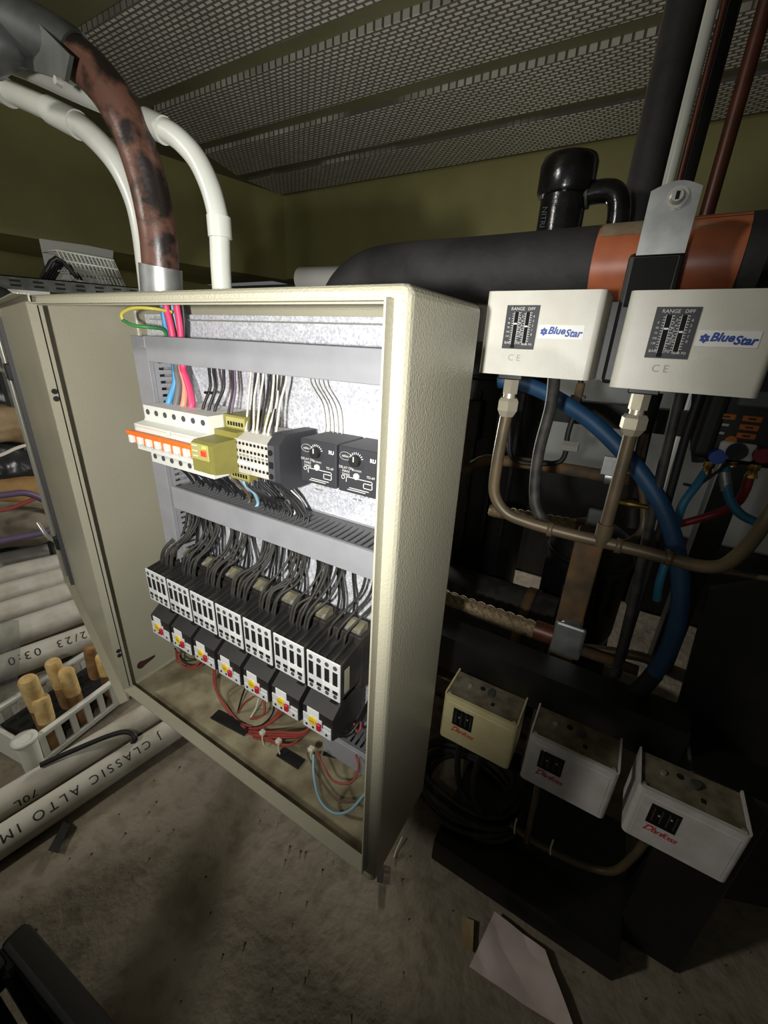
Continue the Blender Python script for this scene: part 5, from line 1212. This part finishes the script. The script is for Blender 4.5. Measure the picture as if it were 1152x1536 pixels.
pipe_text('J CLASSIC ALTO IM 20', 0.0225, b, -d_, pr, upv, 0.035, oA, 1.42)
oB, a2, b2, d2 = floor_pipe((0, 1208), (215, 1076), pr, pr, 'plain white pipe beside the lettered one on the floor', (0.5, 0.30))
upv2 = (Vector((0, 0, 0.8)) + Vector((0.75, -0.05, 0))); upv2 = (upv2 - d2 * upv2.dot(d2)).normalized()
pipe_text('70L', 0.0225, a2 + d2 * 0.05, -d2, pr, (upv2 + Vector((.6, 0, -.5))).normalized(), 0.0, oB, 1.1)
upl = lambda dd_: ((Vector((0.66, -0.1, 0.75))) - dd_ * Vector((0.66, -0.1, 0.75)).dot(dd_)).normalized()
oC, a3, b3, d3_ = floor_pipe((14, 998), (145, 950), 0.034, 0.034, 'white pipe with a black date print behind the white basket', (0.5, 0.3))
pipe_text('3/12/23  03:0', 0.030, b3, -d3_, 0.034, upl(d3_), -0.03, oC, 1.35)
oD = floor_pipe((0, 958), (130, 912), 0.040, 0.040, 'thick white pipe, second behind the basket', (0.5, 0.3))
floor_pipe((0, 922), (118, 884), 0.036, 0.036, 'white pipe with dusty streaks, third behind the basket', (0.5, 0.3))
floor_pipe((0, 893), (108, 862), 0.036, 0.036, 'white pipe, fourth behind the basket', (0.5, 0.3))
floor_pipe((0, 866), (100, 842), 0.036, 0.036, 'white pipe, fifth behind the basket', (0.5, 0.3))
floor_pipe((0, 843), (95, 824), 0.034, 0.034, 'white pipe under the grey sack, farthest from the basket', (0.5, 0.3))
run([aZ(60, 1148, .06), aZ(100, 1130, .06), aZ(160, 1105, .062), aZ(190, 1098, .062), aZ(203, 1108, .060), aZ(190, 1125, .03)], .005, 'black_rubber', 'black cable lying over the plain white pipe', 'cable', 'cable')

# ------------------------------------------------------------------ white basket with wooden pegs
f0 = aZ(52, 1158, 0.004); f1_ = aZ(200, 1040, 0.004)
bd = Vector((f1_.x - f0.x, f1_.y - f0.y, 0)); blen = bd.length + 0.10; bd.normalize(); bn = Vector((-bd.y, bd.x, 0))   # bn points away to the left/back
if bn.x > 0: bn = -bn
BMx = Matrix(((bd.x, bn.x, 0, f0.x), (bd.y, bn.y, 0, f0.y), (0, 0, 1, 0.002), (0, 0, 0, 1)))
hz_ = 0.078
bs = thing('plastic_basket', f0, 'white slatted plastic basket holding wooden pegs', 'basket')
wd = 0.155
Bk = lambda: MB(BMx)
Bk().box(0.02, blen, 0, 0.008, 0, 0.014, .002, 1).build('bottom_rail', 'white_plastic', bs)
Bk().box(0.02, blen, -0.004, 0.010, hz_ - 0.012, hz_, .003, 2).build('top_rim', 'white_plastic', bs)
Bk().box(0.02, blen, wd - .008, wd, 0, 0.014, .002, 1).build('bottom_rail', 'white_plastic', bs)
Bk().box(0.02, blen, wd - .010, wd + .004, hz_ - 0.012, hz_, .003, 2).build('top_rim', 'white_plastic', bs)
ns = 10
for k in range(ns):
    x_ = 0.03 + (blen - 0.05) * k / (ns - 1)
    Bk().box(x_ - 0.006, x_ + 0.006, 0.001, 0.006, 0.012, hz_ - 0.010).build('slat', 'white_plastic', bs)
    Bk().box(x_ - 0.006, x_ + 0.006, wd - .006, wd - .001, 0.012, hz_ - 0.010).build('slat', 'white_plastic', bs)
for (x_, y_) in ((0.005, 0.004), (0.005, wd - .004), (blen, 0.004), (blen, wd - .004)):
    Bk().cyl((x_, y_, 0), (x_, y_, hz_ + 0.012), 0.016, 18, 0.019).build('corner_post', 'white_plastic', bs)
    Bk().ring((x_, y_, hz_ + .006), (x_, y_, hz_ + .0125), 0.0215, 0.012, 18).build('post_rim', 'white_plastic', bs)
Bk().box(0.0, 0.008, 0, wd, 0, hz_, .002, 1).build('end_panel', 'white_plastic', bs)
Bk().box(blen - .008, blen, 0, wd, 0, hz_, .002, 1).build('end_panel', 'white_plastic', bs)
Bk().box(0.008, blen - .008, 0.008, wd - .008, 0.0, 0.004).build('basket_floor', 'cloth_grey', bs)
# black perforated mat standing inside
mt = thing('perforated_mat', BMx @ Vector((blen / 2, wd * .8, .01)), 'black perforated mat inside the white basket', 'mat')
MTM = BMx @ Matrix.Translation((0, 0.030, 0.012)) @ Matrix.Rotation(math.radians(22), 4, 'X')
Mt = lambda: MB(MTM)
Mt().box(0.02, blen - .02, 0, 0.105, 0, 0.004).build('mat_sheet', 'tray_black', mt)
for k in range(10):
    for j in range(5):
        x_ = 0.035 + (blen - .09) * (k + .5 * (j % 2)) / 10; y_ = 0.014 + j * 0.020
        Mt().box(x_ - .009, x_ + .009, y_ - .004, y_ + .004, 0.0038, 0.0046).build('mat_hole', 'hole', mt)
pegs = [((40, 1018), (62, 1105), .0165, 'pale'), ((60, 1046), (72, 1110), .0155, 'pale'), ((78, 992), (92, 1070), .0150, 'mix'), ((98, 1005), (108, 1075), .0150, 'pale'), ((135, 970), (140, 1040), .0150, 'dark'), ((153, 982), (160, 1040), .0155, 'pale')]
plab = ['leftmost wooden peg in the basket, split at the top', 'short pale wooden peg, second from the left in the basket', 'stained wooden peg behind the middle of the basket', 'pale wooden peg in the middle of the basket', 'dark wooden peg at the back of the basket', 'rounded pale wooden peg next to the cabinet']
for i, ((ax, ay), (bx_, by_), r, kd) in enumerate(pegs):
    inv = BMx.inverted()
    yin = [0.040, 0.028, 0.075, 0.042, 0.090, 0.045][i]
    # intersect the view ray through the peg top with the vertical plane y = yin of the basket frame
    pl_o = BMx @ Vector((0, yin, 0)); w_ = ray(ax, ay); org = Vector((0, 0, H)); t_ = (pl_o - org).dot(bn) / w_.dot(bn); top_ = org + w_ * t_
    o = thing('wooden_peg', (top_.x, top_.y, 0.006), plab[i], 'wooden peg', 'wooden pegs in the basket')
    lean = Vector((R(-.006, .006), R(-.004, .004), 0))
    base = Vector((top_.x, top_.y, 0.008)) + lean * 2
    tt = max(top_.z, 0.05)
    mid = base + (Vector((top_.x, top_.y, tt)) - base) * 0.55
    MB().tube([base, mid], r * .97, 14, 0).build('lower_wood', 'wood_dark', o)
    up_ = (Vector((top_.x, top_.y, tt)) - mid)
    MB().tube([mid, mid + up_ * .8, mid + up_ * .93, mid + up_], r, 14, 0, radii=[r, r, r, r * .85]).build('upper_wood', 'wood_dark' if kd == 'dark' else 'wood', o)
# thin plastic film hanging at the picture edge
flm = MB(); vs = []
for j in range(13):
    for i in range(9):
        p = aX(-60 + i * 11 + 3 * math.sin(j * .9), 930 + j * 22, -1.06 + .02 * math.sin(i * 1.3 + j * .7))
        vs.append((p.x, p.y, max(p.z, 0.004)))
flm.add(vs, [(j * 9 + i, j * 9 + i + 1, (j + 1) * 9 + i + 1, (j + 1) * 9 + i) for j in range(12) for i in range(8)], True)
flm.build('plastic_film', 'film', None, 'crinkled translucent plastic film beside the white basket', 'plastic film')

# ------------------------------------------------------------------ black crate in the foreground
ztop = H - 0.52
k0 = aZ(38, 1376, ztop); k1 = aZ(185, 1545, ztop)
kd_ = Vector((k1.x - k0.x, k1.y - k0.y, 0)).normalized(); kn = Vector((kd_.y, -kd_.x, 0))
if kn.y > 0: kn = -kn
KM = Matrix(((kd_.x, kn.x, 0, k0.x), (kd_.y, kn.y, 0, k0.y), (0, 0, 1, 0), (0, 0, 0, 1)))
cr = thing('plastic_crate', k0.xy.to_3d(), 'black plastic crate in the near left corner', 'crate')
K = lambda: MB(KM)
W_, D_ = 0.42, 0.30
K().box(0, W_, 0, 0.022, ztop - .03, ztop, .006, 2).build('rim', 'tray_black', cr)
K().box(0, W_, D_ - .022, D_, ztop - .03, ztop, .006, 2).build('rim', 'tray_black', cr)
K().box(0, 0.022, 0.022, D_ - .022, ztop - .03, ztop, .006, 2).build('rim', 'tray_black', cr)
K().box(W_ - .022, W_, 0.022, D_ - .022, ztop - .03, ztop, .006, 2).build('rim', 'tray_black', cr)
for (x_, y_) in ((0, 0), (W_ - .03, 0), (0, D_ - .03), (W_ - .03, D_ - .03)):
    K().box(x_, x_ + .03, y_, y_ + .03, 0, ztop - .004, .004, 1).build('corner_post', 'tray_black', cr)
for k in range(12):
    x_ = 0.035 + k * 0.031
    K().box(x_, x_ + .014, .004, .010, .02, ztop - .02).build('slat', 'tray_black', cr)
    K().box(x_, x_ + .014, D_ - .010, D_ - .004, .02, ztop - .02).build('slat', 'tray_black', cr)
for k in range(8):
    y_ = 0.035 + k * 0.031
    K().box(.004, .010, y_, y_ + .014, .02, ztop - .02).build('slat', 'tray_black', cr)
    K().box(W_ - .010, W_ - .004, y_, y_ + .014, .02, ztop - .02).build('slat', 'tray_black', cr)
for k in range(17): K().box(.01 + k * .024, .022 + k * .024, .01, D_ - .01, ztop - .13, ztop - .12).build('floor_bar', 'tray_black', cr)
K().box(.01, W_ - .01, D_ * .5 - .006, D_ * .5 + .006, ztop - .135, ztop - .11).build('floor_rib', 'tray_black', cr)
K().box(W_ * .5 - .008, W_ * .5 + .008, .01, D_ - .01, ztop - .05, ztop - .035).build('cross_bar', 'tray_black', cr)
K().box(0.0, W_, 0.0, .012, .0, .02).build('foot_rail', 'tray_black', cr)

# two added crates, out of view, stacked to shade the foreground floor
for i_, dz in enumerate((0.0, ztop + 0.001)):
    c_ = copy_tree(cr); c_.location = cr.location + Vector((-0.41, -0.24, dz))
    c_['label'] = ['black plastic crate on the floor left of the camera, lower of the stack', 'black plastic crate left of the camera, upper of the stack'][i_]
    c_['group'] = 'stacked black crates'

# fine grit trodden into the concrete
gr = MB(); random.seed(21)
for k in range(260):
    x = R(-0.75, 0.35); y = R(-0.05, 0.75); r_ = R(0.0008, 0.0032)
    b_ = [Vector((x + r_ * R(.6, 1.2) * math.cos(a_), y + r_ * R(.6, 1.2) * math.sin(a_), -0.004)) for a_ in (0.2, 1.5, 2.9, 4.4)]
    gr.add(b_ + [Vector((x, y, r_ * 0.9))], [(0, 1, 4), (1, 2, 4), (2, 3, 4), (3, 0, 4)])
gr.build('floor_grit', 'rough_plinth', None, 'fine grit scattered over the concrete floor', 'grit', None, 'stuff')
